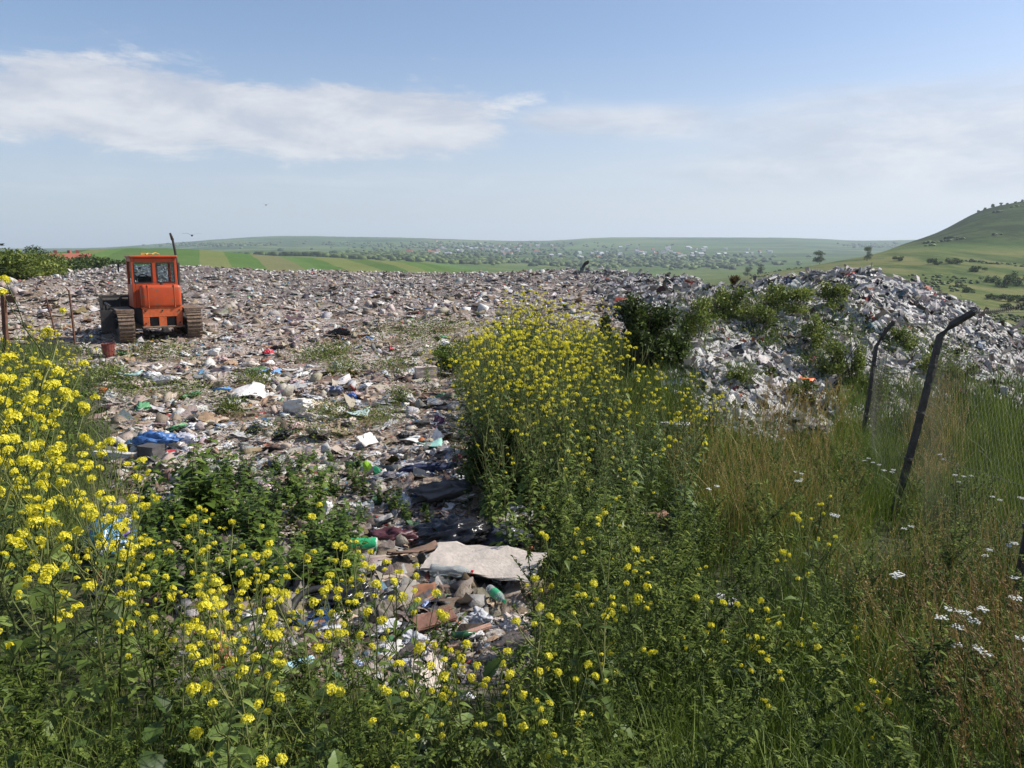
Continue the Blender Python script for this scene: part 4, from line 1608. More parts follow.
def build_litter():
    out = []
    # world-even cover for the whole heap, plus more where the sight lines land
    n = 34000
    x = RNG.uniform(-46, 19, n)
    y = RNG.uniform(3.6, 64, n)
    xm = RNG.uniform(3, 18, 12000)
    ym = RNG.uniform(12, 31, 12000)
    x, y = np.r_[x, xm], np.r_[y, ym]
    pw = np.stack([x, y, gz(x, y)], -1)
    pp, u, v = pixel_field(46000, [(-60, 255), (1100, 255), (1100, 470), (560, 620), (-60, 620)])
    p = np.concatenate([pw, pp])
    L = lit(p[:, 0], p[:, 1])
    clump = fbm(p[:, 0] * .55 + 31, p[:, 1] * .55, 3)
    near = np.clip((26 - p[:, 1]) / 14, 0, 1)
    keep = RNG.random(len(p)) < np.clip(L * (1.0 - near * np.clip(.5 - clump * 2.0, 0, .93)), 0, 1)
    keep &= L > .3
    keep &= ~in_spots(p)
    # the low weeds keep their own places
    p = p[keep]
    n = len(p)
    d = np.hypot(p[:, 0], p[:, 1])
    size = np.exp(RNG.normal(math.log(.085), .72, n))
    size = np.maximum(size, d * 1.7 / F_PX * RNG.uniform(.7, 1.8, n))
    mound = (p[:, 0] > 3.2) & (p[:, 1] > 11)
    size = np.minimum(size, .6)
    size = np.where(p[:, 1] < 12, np.minimum(size, .2), np.where(p[:, 1] < 26, np.minimum(size, .24), np.minimum(size, .36)))
    cf = colours(PALF, WF, n)
    far = np.clip((p[:, 1] - 26) / 20, 0, 1)
    cg = colours(PALM, WM, n) * .5 + colours(PALF, WF, n) * .5
    cm = colours(PALM, WM, n) * .7
    usefar = RNG.random(n) < far * .6
    cf[usefar] = cg[usefar]
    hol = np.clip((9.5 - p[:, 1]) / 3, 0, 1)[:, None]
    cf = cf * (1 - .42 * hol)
    cf[mound] = cm[mound]
    vivid = (cf.max(1) - cf.min(1)) > .16
    size = np.where(vivid, np.minimum(size, np.maximum(.13, d * 2.2 / F_PX)), size)
    kinds = RNG.random(n)
    kinds = np.where((p[:, 1] < 30) & (kinds < .26), .34 + RNG.random(n) * .4, kinds)
    tl = [(T_BAG, 0, .20, .5, .08), (T_BAG0, .20, .34, 3, .08), (T_SHEET, .34, .74, .42, .07), (T_CHUNK, .74, .90, 3, .08), (T_BOT, .90, .93, .5, .1), (T_RIB, .93, 1.01, .9, .12)]
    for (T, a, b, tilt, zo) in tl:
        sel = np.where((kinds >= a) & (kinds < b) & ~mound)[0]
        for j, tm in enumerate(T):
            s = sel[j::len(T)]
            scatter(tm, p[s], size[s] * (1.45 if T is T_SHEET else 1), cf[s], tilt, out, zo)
    tl = [(T_BAG, 0, .16, 3, .1), (T_BAG0, .16, .24, 3, .1), (T_DRAPE, .24, .50, 1.0, .12), (T_SHEET, .50, .60, .8, .1), (T_CHUNK, .60, .63, 3, .1), (T_RIB, .63, 1.01, 1.2, .12)]
    for (T, a, b, tilt, zo) in tl:
        sel = np.where((kinds >= a) & (kinds < b) & mound)[0]
        for j, tm in enumerate(T):
            s = sel[j::len(T)]
            scatter(tm, p[s], np.minimum(size[s] * (3.2 if T is T_RIB else 1.0), .9 if T is T_RIB else .28), cf[s], tilt, out, zo)
    # small crumbs of paper and plastic between the bigger pieces close by
    pp, u, v = pixel_field(15000, [(60, 340), (480, 330), (480, 450), (560, 480), (560, 680), (250, 690), (200, 520), (60, 480)])
    L = lit(pp[:, 0], pp[:, 1])
    pp = pp[(L > .35) & (RNG.random(len(pp)) < .8) & ~in_spots(pp)]
    n = len(pp)
    size = np.maximum(.045, pp[:, 1] * 2.0 / F_PX) * RNG.uniform(.6, 1.6, n)
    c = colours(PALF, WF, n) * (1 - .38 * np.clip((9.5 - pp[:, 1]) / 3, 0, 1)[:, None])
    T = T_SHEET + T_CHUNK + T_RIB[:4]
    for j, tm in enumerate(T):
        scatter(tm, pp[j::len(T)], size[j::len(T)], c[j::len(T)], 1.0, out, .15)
    link('litter', flush('litter', out, LITMAT), kind='stuff')
    # limp film draped over the grey heap
    out = []
    pp, u, v = pixel_field(5200, [(600, 268), (870, 262), (960, 296), (1060, 350), (1060, 420), (960, 400), (830, 445), (680, 440), (640, 330)])
    pp = pp[(lit(pp[:, 0], pp[:, 1]) > .4) & (pp[:, 0] > 2.5)]
    n = len(pp)
    size = RNG.uniform(.18, .55, n)
    c = colours(PALM, WM, n) * .8
    e = .15
    gx = (gz(pp[:, 0] + e, pp[:, 1]) - gz(pp[:, 0] - e, pp[:, 1])) / (2 * e)
    gy = (gz(pp[:, 0], pp[:, 1] + e) - gz(pp[:, 0], pp[:, 1] - e)) / (2 * e)
    nz = np.stack([-gx, -gy, np.ones(n)], -1) + RNG.normal(0, .28, (n, 3))
    nz /= np.linalg.norm(nz, axis=1)[:, None]
    dn = np.stack([gx * -1, gy * -1, np.zeros(n)], -1) + RNG.normal(0, .35, (n, 3))
    dx = dn - nz * (dn * nz).sum(1)[:, None]
    dx /= np.linalg.norm(dx, axis=1)[:, None] + 1e-9
    dy = np.cross(nz, dx)
    rot = np.stack([dx, dy, nz], -1)
    q = pp + nz * (.10 + .06 * RNG.random(n))[:, None]
    for j, tm in enumerate(T_DRAPE):
        k = slice(j, None, len(T_DRAPE))
        V, F = instances(tm, q[k], rot[k], np.stack([size[k] * 1.3, size[k], size[k]], -1))
        out.append((V, F, np.repeat(c[k], len(tm[0]), 0)))
    me = flush('plastic_film', out, LITMAT)
    me.polygons.foreach_set('use_smooth', np.ones(len(me.polygons), bool))
    link('plastic_film', me, kind='stuff')


build_litter()

# ---- single pieces of rubbish one can point at
_pm = {}


def film(c, rough=.35, key='film', **kw):
    k = (key,) + tuple(round(q, 3) for q in c)
    if k not in _pm:
        _pm[k] = mat_plain('%s_%d' % (key, len(_pm)), c, rough, var=kw.get('var', .18), nscale=kw.get('nscale', 9), dirt=kw.get('dirt', ((.2, .15, .1), .62)), bump=kw.get('bump', .25), bscale=kw.get('bscale', 30), spec=.45)
    return _pm[k]


def np_obj(name, tm, mat, parent=None, smooth=False):
    V, F = tm
    return link(name, mesh_np(name, V, F, mat, rnd=np.full(len(V), .5), smooth=smooth), parent)


def place(o, u, v, rz=None, tilt=0, zo=0.0, roll=0.0):
    p = at(u, v)
    o.location = (p[0], p[1], p[2] + zo)
    o.rotation_euler = (tilt, roll, random.random() * 6.28 if rz is None else rz)
    return p


def wid(u, v, px):
    """real width of something px pixels wide at (u, v)"""
    p = at(u, v)
    return px * (p[1] * CP + (CAM[2] - p[2]) * SP) / F_PX


def bag_item(name, label, cat, u, v, px, col, asp=(1, .7, .5), seed=0, rough=.35, rz=0.0, smooth=False, mat=None, cr=.42, group=None):
    w = wid(u, v, px)
    tm = tmpl_bag(seed, 3, 1.0, cr * 1.25)
    V = tm[0] / 1.2
    V = V * np.array([w * asp[0], w * asp[1], w * asp[2]])
    V[:, 2] -= V[:, 2].min() * .72
    o = np_obj(name, (V, tm[1]), mat or film(col, rough), smooth=smooth)
    tag(o, label, cat, group)
    place(o, u, v, rz)
    return o


def sheet_item(name, label, cat, u, v, px, col, asp=.6, seed=0, rz=0.0, curl=.2, rough=.6, tilt=0.0, thick=.012, zo=.06, key='sheet', n=8, group=None, roll=0.0):
    """a torn, bent sheet with real thickness"""
    w = wid(u, v, px)
    V, F = tmpl_sheet(seed, n, curl, asp)
    g = V.copy()
    # smooth the crumple so that it bends rather than crackles
    k = n + 1
    Z = g[:, 2].reshape(k, k)
    Zp = np.pad(Z, 2, mode='edge')
    for _ in range(2):
        Zp = (Zp + np.roll(Zp, 1, 0) + np.roll(Zp, -1, 0) + np.roll(Zp, 1, 1) + np.roll(Zp, -1, 1)) / 5
    Z = Zp[2:-2, 2:-2] + .06 * curl * (Z - Zp[2:-2, 2:-2])
    g[:, 2] = Z.ravel()
    V = g * w
    m = len(V)
    idx = np.arange(m).reshape(k, k)
    ring = np.concatenate([idx[0, :-1], idx[:-1, -1], idx[-1, :0:-1], idx[:0:-1, 0]])
    sideF = []
    for i in range(len(ring)):
        a, b = ring[i], ring[(i + 1) % len(ring)]
        sideF += [(a, b, b + m), (a, b + m, a + m)]
    V2 = np.concatenate([V, V - np.array([0, 0, thick])])
    F2 = np.concatenate([F, F[:, ::-1] + m, np.array(sideF)])
    o = np_obj(name, (V2, F2), film(col, rough, key))
    tag(o, label, cat, group)
    place(o, u, v, rz, tilt, zo, roll)
    return o


def plank_item(name, label, cat, u, v, px, s, col, rz=0.0, tilt=0.0, zo=.05, bev=.008, roll=0.0, group=None, n=3):
    w = wid(u, v, px)
    m = MB()
    m.box((0, 0, 0), (w, w * s[0], w * s[1]))
    me = m.mesh(name, film(col, .75, 'board', bump=.4))
    bm = bmesh.new()
    bm.from_mesh(me)
    bmesh.ops.subdivide_edges(bm, edges=bm.edges[:], cuts=n, use_grid_fill=True)
    hx, hy = w / 2, w * s[0] / 2
    for q in bm.verts:
        rim = abs(abs(q.co.x) - hx) < 1e-4 or abs(abs(q.co.y) - hy) < 1e-4
        e = (mnoise.noise(Vector((q.co.x * 9 / w, q.co.y * 9 / w, px))) * .035 + random.gauss(0, .008)) * w if n > 3 else random.gauss(0, .012) * w
        q.co += Vector((e, e * .8 + (random.gauss(0, .012) * w if rim and n > 3 else 0), random.gauss(0, .002 if n > 3 else .010) * w))
        if n > 3:
            q.co.z += mnoise.noise(Vector((q.co.x * 3 / w, q.co.y * 3 / w, 4.0))) * w * .03
    bm.to_mesh(me)
    bm.free()
    o = link(name, me)
    tag(o, label, cat, group)
    place(o, u, v, rz, tilt, zo, roll)
    return o


CLEAR, _t = newmat('clear_plastic')
_b = _t.n('ShaderNodeBsdfPrincipled')
_b.inputs['Base Color'].default_value = (.80, .86, .85, 1)
_b.inputs['Transmission Weight'].default_value = .75
_b.inputs['Roughness'].default_value = .18
_b.inputs['IOR'].default_value = 1.3
finish(_t, _b.outputs[0])


def bottle_item(label, u, v, px, body, cap, lab=None, rz=0.0, dent=0.0, zo=.0, name='plastic_bottle', tilt=0.0, group=None):
    L = wid(u, v, px)
    p = at(u, v)
    r = L * .145
    root = thing(name, label, 'bottle', (p[0], p[1], p[2] + r * .8 + zo + .07), 0, group)
    root.rotation_euler = (0, R(90) + tilt, rz)
    m = MB()
    m.lathe([(r * .6, -L * .5), (r * .95, -L * .48), (r, -L * .4), (r * (.92 - dent), -L * .2), (r * (.9 - dent), 0), (r, L * .1), (r * .95, L * .2), (r * .6, L * .33), (r * .32, L * .4), (r * .3, L * .45)], 14)
    link('body', m.mesh('body', body, True), root)
    m = MB()
    m.lathe([(r * .36, L * .445), (r * .38, L * .455), (r * .38, L * .5), (r * .3, L * .505)], 12)
    link('cap', m.mesh('cap', cap, False), root)
    if lab:
        m = MB()
        m.lathe([(r * 1.03 * (1 - dent), -L * .22), (r * 1.03, -L * .2), (r * 1.035, L * .1), (r * 1.02, L * .12)], 14)
        link('label', m.mesh('label', lab, True), root)
    return root


def can_item(name, label, cat, u, v, px, mat, endmat, rz=0.0, asp=.5, tilt=0.0):
    L = wid(u, v, px)
    p = at(u, v)
    r = L * asp * .5
    root = thing(name, label, cat, (p[0], p[1], p[2] + r), 0)
    root.rotation_euler = (0, R(90) + tilt, rz)
    m = MB()
    m.lathe([(r * .8, -L * .5), (r * .97, -L * .47), (r, -L * .42), (r * .93, -L * .1), (r * .97, .1 * L), (r, L * .42), (r * .97, L * .47)], 16)
    link('body', m.mesh('body', mat, True), root)
    m = MB()
    m.lathe([(r * .9, L * .471), (r * .86, L * .5), (r * .8, L * .49)], 16)
    link('rim', m.mesh('rim', endmat), root)
    return root


BLK = (.018, .018, .02)
# near hollow: cardboard, bottles, black film
plank_item('cardboard_sheet', 'large pale torn cardboard sheet lying flat over the hollow', 'cardboard', 484, 588, 112, (.46, .022), (.47, .41, .35), R(-17), R(9), .22, n=7)
sheet_item('cardboard_flap', 'dark brown folded cardboard flap at the left end of the pale sheet', 'cardboard', 415, 570, 52, (.16, .10, .07), .35, 5, R(28), .2, .9, R(-12), .012, .16)
sheet_item('cardboard_sheet', 'long beige muddy cardboard strip left of the pale sheet', 'cardboard', 362, 573, 90, (.42, .33, .25), .2, 8, R(6), .18, .9, R(5), .012, .08)
sheet_item('cardboard_sheet', 'beige cardboard piece below the muddy strip, under the yellow blooms', 'cardboard', 378, 590, 95, (.45, .36, .27), .22, 9, R(-4), .16, .9, R(8), .012, .07)
sheet_item('cardboard_scrap', 'orange brown cardboard scrap standing tilted left of the crumpled blue can', 'cardboard', 420, 605, 34, (.24, .11, .06), .6, 11, R(20), .15, .9, R(35), .01, .07)
plank_item('wood_block', 'rusty brown board end slanting above the littered soil', 'board', 434, 630, 46, (.38, .05), (.15, .07, .045), R(38), R(22), .07)
plank_item('wood_stick', 'pale broken lath sticking up right of the rusty board', 'stick', 473, 640, 42, (.10, .08), (.34, .2, .15), R(34), R(10), .05)
plank_item('wood_stick', 'brown flat lath lying below the rusty board', 'stick', 425, 652, 66, (.14, .06), (.26, .17, .12), R(4), R(5), .03)
bag_item('black_plastic_bag', 'glossy black plastic bag slumped behind the pale cardboard sheet', 'bag', 455, 545, 86, BLK, (1, .6, .42), 21, .22, .2, cr=.5)
bag_item('grey_plastic_film', 'shiny dark grey film bulging right of the black bag', 'plastic film', 503, 545, 62, (.07, .075, .09), (1, .8, .5), 22, .18, -.3, cr=.35)
bag_item('black_plastic_bag', 'black torn plastic hanging over the bank left of the cardboard', 'bag', 348, 612, 60, BLK, (1, .7, .62), 23, .25, .6, cr=.55)
bag_item('grey_cloth', 'grey brown rag draped beside the torn black plastic', 'cloth', 378, 628, 40, (.17, .15, .125), (.7, .8, 1.1), 24, .9, .3, cr=.5)
bag_item('black_plastic_bag', 'black lump standing in for the shade under the near edge of the cardboard sheet', 'bag', 478, 588, 84, BLK, (1, .5, .2), 25, .3, -.25, cr=.5)  # flat black shape stands in for shade under the sheet's front edge
bag_item('dark_red_bag', 'dark maroon crumpled bag behind the bright green carton', 'bag', 392, 545, 48, (.09, .03, .035), (1, .7, .45), 26, .35, .1, cr=.5)
can_item('green_carton', 'bright green drinks can lying at the left end of the cardboard', 'can', 363, 553, 29, film((.03, .36, .14), .3, 'tin', dirt=None), film((.7, .7, .7), .3, 'tin', dirt=None), .15, .5)
bottle_item('clear flattened bottle with a red cap under the pale sheet', 452, 592, 44, CLEAR, film((.5, .03, .04), .4, 'cap', dirt=None), None, R(-8), .15, .05)
bottle_item('clear bottle with green label and cap, right of the red capped one', 497, 614, 34, CLEAR, film((.03, .30, .12), .4, 'cap', dirt=None), film((.04, .33, .14), .4, 'cap', dirt=None), R(-62), .05, .03)
bottle_item('dark green bottle half buried below the brown board', 463, 648, 24, film((.03, .12, .05), .25, 'cap', dirt=None), film((.03, .2, .08), .4, 'cap', dirt=None), None, R(12))
bag_item('blue_can', 'crumpled blue and white can beside the orange brown scrap', 'can', 424, 616, 22, (.25, .32, .55), (1, .7, .7), 27, .3, .5, cr=.4)
bag_item('orange_peel', 'orange round fruit or lid at the right end of the black bags', 'fruit', 529, 552, 9, (.5, .16, .05), (1, 1, .9), 28, .5, 0, cr=.12, smooth=True)
bag_item('orange_wrapper', 'orange crumpled wrapper right of the brown board', 'wrapper', 458, 625, 17, (.6, .22, .08), (1, .7, .6), 29, .4, 0, cr=.4)
# tyre / hose and other things near the lower left
def tyre(label, u, v, px, rz):
    w = wid(u, v, px)
    p = at(u, v)
    m = MB()
    pts = [(w * .5 * math.cos(a), w * .5 * math.sin(a), 0) for a in np.linspace(R(-40), R(190), 20)]
    m.tube(pts, w * .085, w * .07, 8)
    o = link('rubber_hose', m.mesh('rubber_hose', BLACK, True))
    tag(o, label, 'hose')
    o.location = (p[0], p[1], p[2] + w * .12)
    o.rotation_euler = (R(35), 0, rz)
tyre('curved black rubber hose among the yellow blooms left of the hollow', 318, 618, 52, .3)
bag_item('white_bag', 'white crumpled bag half hidden left of the black hose', 'bag', 258, 620, 34, (.7, .69, .66), (1, .7, .6), 30, .4, .3)
can_item('blue_tube', 'pale blue slim tube lying aslant among the low weeds', 'tube', 296, 672, 38, film((.35, .55, .62), .3, 'tin', dirt=None), film((.75, .78, .8), .3, 'tin', dirt=None), R(35), .28)
bag_item('brown_cloth', 'rusty brown rag behind the yellow blooms, lower left of the hollow', 'cloth', 219, 665, 30, (.34, .15, .08), (.7, .7, 1.3), 31, .9, 0)
bag_item('white_paper', 'small bright white paper among the dark leaves at lower left', 'paper', 97, 650, 18, (.8, .8, .8), (.8, .6, 1.1), 32, .6, 0)
bag_item('white_paper', 'small white paper crumb on the weedy bank below the hollow', 'paper', 467, 700, 16, (.8, .8, .8), (1, .6, .7), 33, .6, 0)
bag_item('blue_wrapper', 'pale blue crumpled wrapper on soil below the brown laths', 'wrapper', 358, 668, 20, (.35, .42, .6), (1, .7, .4), 34, .4, 0)

# the patterned round bag at the left
def ball_bag():
    u, v, px = 106, 560, 66
    w = wid(u, v, px)
    m, t = newmat('patterned_film')
    tc = t.n('ShaderNodeTexCoord')
    vo = t.n('ShaderNodeTexVoronoi', Vector=tc.outputs['Object'], Scale=11.0, Randomness=1.0)
    s_ = t.n('ShaderNodeSeparateColor', Color=vo.outputs['Color'])
    c = t.ramp(s_.outputs[0], [(0, (.04, .15, .33)), (.22, (.12, .32, .45)), (.42, (.10, .05, .24)), (.55, (.05, .28, .28)), (.7, (.42, .45, .5)), (.85, (.07, .22, .38))], True)
    b = t.n('ShaderNodeBsdfPrincipled')
    t.set(b.inputs['Base Color'], c)
    b.inputs['Roughness'].default_value = .3
    finish(t, b.outputs[0])
    bag_item('patterned_bag', 'plump blue, teal and purple patterned bag behind the yellow blooms at left', 'bag', u, v, px, (0, 0, 0), (1, .9, 1.15), 35, .3, 0, mat=m, cr=.16)
    bag_item('patterned_bag', 'flat blue patterned bag lying just right of the plump one', 'bag', 132, 572, 34, (0, 0, 0), (1, .7, .5), 36, .3, 0, mat=m, cr=.3)
    bag_item('white_bag', 'white round bag touching the right side of the patterned bag', 'bag', 128, 548, 34, (.72, .7, .67), (1, .8, 1.2), 37, .4, 0, cr=.25)


ball_bag()
bag_item('pink_packet', 'pink, white and blue packet lying on the green leaves', 'packet', 265, 494, 30, (.62, .36, .48), (1, .5, .5), 38, .35, .15)
bag_item('blue_packet', 'blue end of wrapper at the left of the pink packet', 'packet', 253, 496, 12, (.2, .28, .5), (1, .8, .8), 39, .35, .15)
bag_item('white_tub', 'white curved plastic tub among leaves above the green can', 'tub', 327, 516, 20, (.76, .76, .75), (.7, .6, 1.2), 40, .3, .4, cr=.25)
bag_item('beige_cloth', 'beige dry rag behind the pink packet', 'cloth', 290, 487, 30, (.42, .3, .22), (1, .6, .5), 41, .9, 0)
# middle of the field
bag_item('blue_tarp', 'crumpled blue tarpaulin on the litter behind the dark grey block', 'tarpaulin', 162, 447, 44, (.06, .15, .36), (1, .6, .5), 42, .4, .35, cr=.5)
bag_item('white_blue_bag', 'pale bag folded over the right end of the blue tarpaulin', 'bag', 183, 444, 26, (.5, .5, .56), (1, .7, .6), 43, .4, -.3, cr=.45)
plank_item('grey_block', 'dark grey concrete block in front of the blue tarpaulin', 'block', 152, 462, 20, (.8, .7), (.075, .07, .068), R(-20), 0, .12)
plank_item('white_post', 'long off white plank lying left of the grey block', 'plank', 118, 460, 54, (.16, .13), (.55, .52, .47), R(-16), 0, .06)
bag_item('light_blue_bag', 'small sky blue bag left of the blue tarpaulin', 'bag', 136, 447, 16, (.15, .33, .5), (1, .7, .6), 44, .4, 0)
bag_item('red_bag', 'bright red crumpled bag far out right of the tractor', 'bag', 267, 354, 12, (.5, .03, .05), (1, .7, .55), 45, .4, 0)
bag_item('orange_bag', 'dull orange bag just below the bright red bag', 'bag', 268, 364, 14, (.42, .16, .09), (1, .7, .5), 46, .5, 0)
sheet_item('blue_sheet', 'flat light blue plastic sheet below the dull orange bag', 'sheet', 270, 374, 22, (.16, .33, .58), .5, 47, .1, .3, .4, R(10), .01, .08)
bag_item('blue_bag', 'bright blue crumpled bag in the middle of the field', 'bag', 223, 393, 18, (.12, .28, .55), (1, .8, .5), 48, .4, 0)
sheet_item('white_sheet', 'pale tent shaped sheet right of the bright blue bag', 'sheet', 250, 402, 32, (.66, .62, .58), .6, 49, .6, .5, .6, R(25), .01, .2)
bag_item('white_bag', 'big white puffed bag right of the pale tent shaped sheet', 'bag', 293, 414, 36, (.68, .65, .6), (1, .7, .6), 50, .45, 0)
bag_item('grey_bag', 'rounded grey bag on grass below the tractor', 'bag', 162, 385, 26, (.36, .36, .37), (1, .6, .55), 51, .4, 0, cr=.25)
sheet_item('pink_cloth', 'flat pinkish cloth on grass left of the grey bag', 'cloth', 127, 386, 28, (.52, .38, .38), .4, 52, .1, .3, .8, 0, .02, .08)
sheet_item('teal_cloth', 'pale teal cloth lying just behind the pinkish cloth', 'cloth', 130, 380, 22, (.3, .44, .42), .5, 53, .1, .35, .8, 0, .02, .1)
bag_item('orange_rag', 'small orange rag on the grass at left, under the pinkish cloth', 'rag', 104, 394, 9, (.55, .17, .06), (1, .8, .8), 54, .8, 0)
def bucket(u, v, px):
    w = wid(u, v, px)
    p = at(u, v)
    root = thing('red_bucket', 'rusty red tin bucket on the ground in front of the left track', 'bucket', p)
    m = MB()
    m.lathe([(w * .40, 0), (w * .48, w * .95), (w * .51, w * .97), (w * .45, w * .95), (w * .37, .03)], 14)
    link('body', m.mesh('body', mat_plain('rusty_red_tin', (.2, .05, .035), .6, var=.4, nscale=12)), root)
    m = MB()
    m.tube([(w * .5 * math.cos(a), w * .1 + w * .2 * math.sin(a), w * .95 + w * .3 * math.sin(a)) for a in np.linspace(0, math.pi, 9)], w * .02, n=5)
    link('handle', m.mesh('handle', RUST), root)
bucket(109, 357, 13)
bag_item('white_sack', 'white rounded sack far out right of the red bucket', 'sack', 216, 356, 14, (.72, .7, .66), (1, .7, .8), 55, .5, 0, cr=.2)
bag_item('cream_sack', 'cream humped sack left of the bright red bag', 'sack', 251, 367, 20, (.6, .53, .46), (1, .6, .5), 56, .6, 0, cr=.2)
bag_item('black_bag', 'black bag on the litter, middle distance above the low weeds', 'bag', 340, 336, 24, BLK, (1, .6, .45), 57, .4, 0)
bag_item('blue_bag', 'deep blue tied bag, middle of the field beside a bluish grey one', 'bag', 350, 402, 14, (.03, .08, .28), (1, .8, .9), 58, .35, 0, cr=.2)
bag_item('blue_grey_bag', 'bluish grey bag left of the deep blue tied bag', 'bag', 336, 395, 15, (.12, .14, .22), (1, .8, .8), 59, .4, 0)
bag_item('white_tub', 'white plastic tub on the soil left of the mint green film', 'tub', 326, 414, 14, (.74, .74, .72), (1, .8, .9), 60, .35, 0, cr=.2)
sheet_item('mint_film', 'mint tinted clear film below the deep blue tied bag', 'plastic film', 356, 418, 26, (.45, .56, .53), .6, 61, 0, .4, .25, 0, .008, .08)
plank_item('foam_block', 'beige stone like foam block beside the thicket', 'foam', 426, 379, 21, (.6, .5), (.5, .42, .36), R(15), 0, .12)
sheet_item('plastic_plate', 'oval white plastic plate standing in the litter above the lime green piece', 'plate', 368, 448, 22, (.66, .62, .58), .6, 62, R(60), .1, .5, R(40), .012, .1)
sheet_item('mint_bag', 'mint green plastic bag spread out behind the navy roll', 'bag', 430, 450, 24, (.28, .52, .44), .6, 63, .1, .4, .35, 0, .008, .08)
sheet_item('white_film', 'crumpled white film left of the mint green bag', 'plastic film', 410, 444, 20, (.66, .67, .64), .7, 64, .1, .5, .4, 0, .008, .08)
bag_item('navy_roll', 'long navy blue rolled cloth in front of the thicket', 'cloth', 425, 472, 68, (.025, .035, .085), (1, .22, .2), 65, .7, .22, cr=.3)
bag_item('maroon_bag', 'dark maroon bag at the right end of the navy roll', 'bag', 459, 466, 17, (.13, .025, .03), (.8, .8, 1.0), 66, .5, 0, cr=.25)
bag_item('lime_bottle', 'lime green plastic piece standing upright at the edge of the low weeds', 'bottle', 367, 474, 12, (.30, .56, .03), (.8, .6, 1.5), 67, .35, .2, cr=.12, smooth=True)
bag_item('green_bottle', 'dark green plastic piece right beside the lime green one', 'bottle', 377, 476, 11, (.02, .20, .09), (.9, .7, 1.3), 68, .35, .2, cr=.12, smooth=True)
bag_item('grey_sack', 'large dark grey lump lying under the left side of the thicket', 'sack', 447, 500, 70, (.12, .11, .105), (1, .6, .42), 69, .8, .2, cr=.3)
bag_item('dark_rag', 'black burnt rag on beige soil behind the leafy weeds', 'rag', 275, 452, 24, (.03, .022, .018), (1, .5, .3), 70, .9, 0)
# right hand side
bag_item('foam_slab', 'white foam slab in the weeds at the foot of the heap', 'foam', 672, 428, 34, (.72, .72, .72), (1, .5, .3), 71, .6, 0, cr=.2)
bag_item('white_foam', 'small rounded white slab on the left flank of the grey heap', 'foam', 696, 368, 20, (.74, .72, .68), (1, .6, .4), 72, .6, 0, cr=.15)
sheet_item('orange_sheet', 'bright orange plastic sheet on the slope of the grey heap', 'sheet', 797, 388, 30, (.72, .17, .05), .36, 73, R(-34), .3, .5, R(20), .012, .18)
bag_item('red_cloth', 'red cloth below the shrub on the heap', 'cloth', 740, 333, 14, (.45, .06, .05), (1, .7, .6), 74, .7, 0)
bag_item('orange_cloth', 'orange cloth on the heap left of the farther post', 'cloth', 806, 326, 12, (.55, .16, .08), (1, .7, .7), 75, .7, 0)
bag_item('white_bag', 'twin lobed white bag between the two bent fence posts', 'bag', 920, 377, 24, (.74, .74, .75), (1, .6, .8), 76, .45, 0, cr=.4)
plank_item('yellow_board', 'pale yellow board on the heap above the fence', 'board', 890, 337, 22, (.35, .1), (.6, .53, .3), R(-10), 0, .1)
bag_item('brown_stone', 'reddish brown stone showing in the gap of the tall weeds', 'stone', 655, 527, 34, (.34, .2, .13), (1, .7, .7), 77, .95, 0, cr=.2)
bag_item('white_stone', 'pale grey stone among the yellow blooms right of centre', 'stone', 724, 606, 24, (.55, .54, .54), (1, .7, .7), 78, .9, 0, cr=.15)

# more pieces, by colour and kind, over the part of the field nearest to the viewer
GEN = [('plastic_bag', 'bag', 'white', (.70, .69, .67)), ('plastic_bag', 'bag', 'pale grey', (.48, .48, .49)), ('plastic_bag', 'bag', 'black', (.025, .025, .027)), ('plastic_bag', 'bag', 'beige', (.52, .44, .37)),
       ('paper_scrap', 'paper', 'off white', (.66, .62, .57)), ('cardboard_scrap', 'cardboard', 'brown', (.33, .22, .14)), ('cardboard_scrap', 'cardboard', 'tan', (.46, .35, .25)), ('cloth_scrap', 'cloth', 'pinkish', (.48, .34, .32)),
       ('cloth_scrap', 'cloth', 'dark', (.08, .065, .06)), ('plastic_bag', 'bag', 'light blue', (.25, .42, .58)), ('plastic_bag', 'bag', 'green', (.12, .3, .14)), ('wood_piece', 'wood', 'weathered', (.24, .17, .12))]
GW = np.array([.2, .15, .06, .11, .14, .09, .07, .05, .05, .03, .02, .03])


def zone(u, v):
    if v > 480:
        return 'in the hollow near the torn cardboard sheet'
    if v > 425:
        return 'on bare soil behind the leafy weeds' if u < 330 else 'on the litter beside the tall thicket'
    if v > 375:
        return 'on the grassy litter below the tractor' if u < 215 else 'on the litter in the middle of the field'
    return 'far out on the litter behind the low weeds'


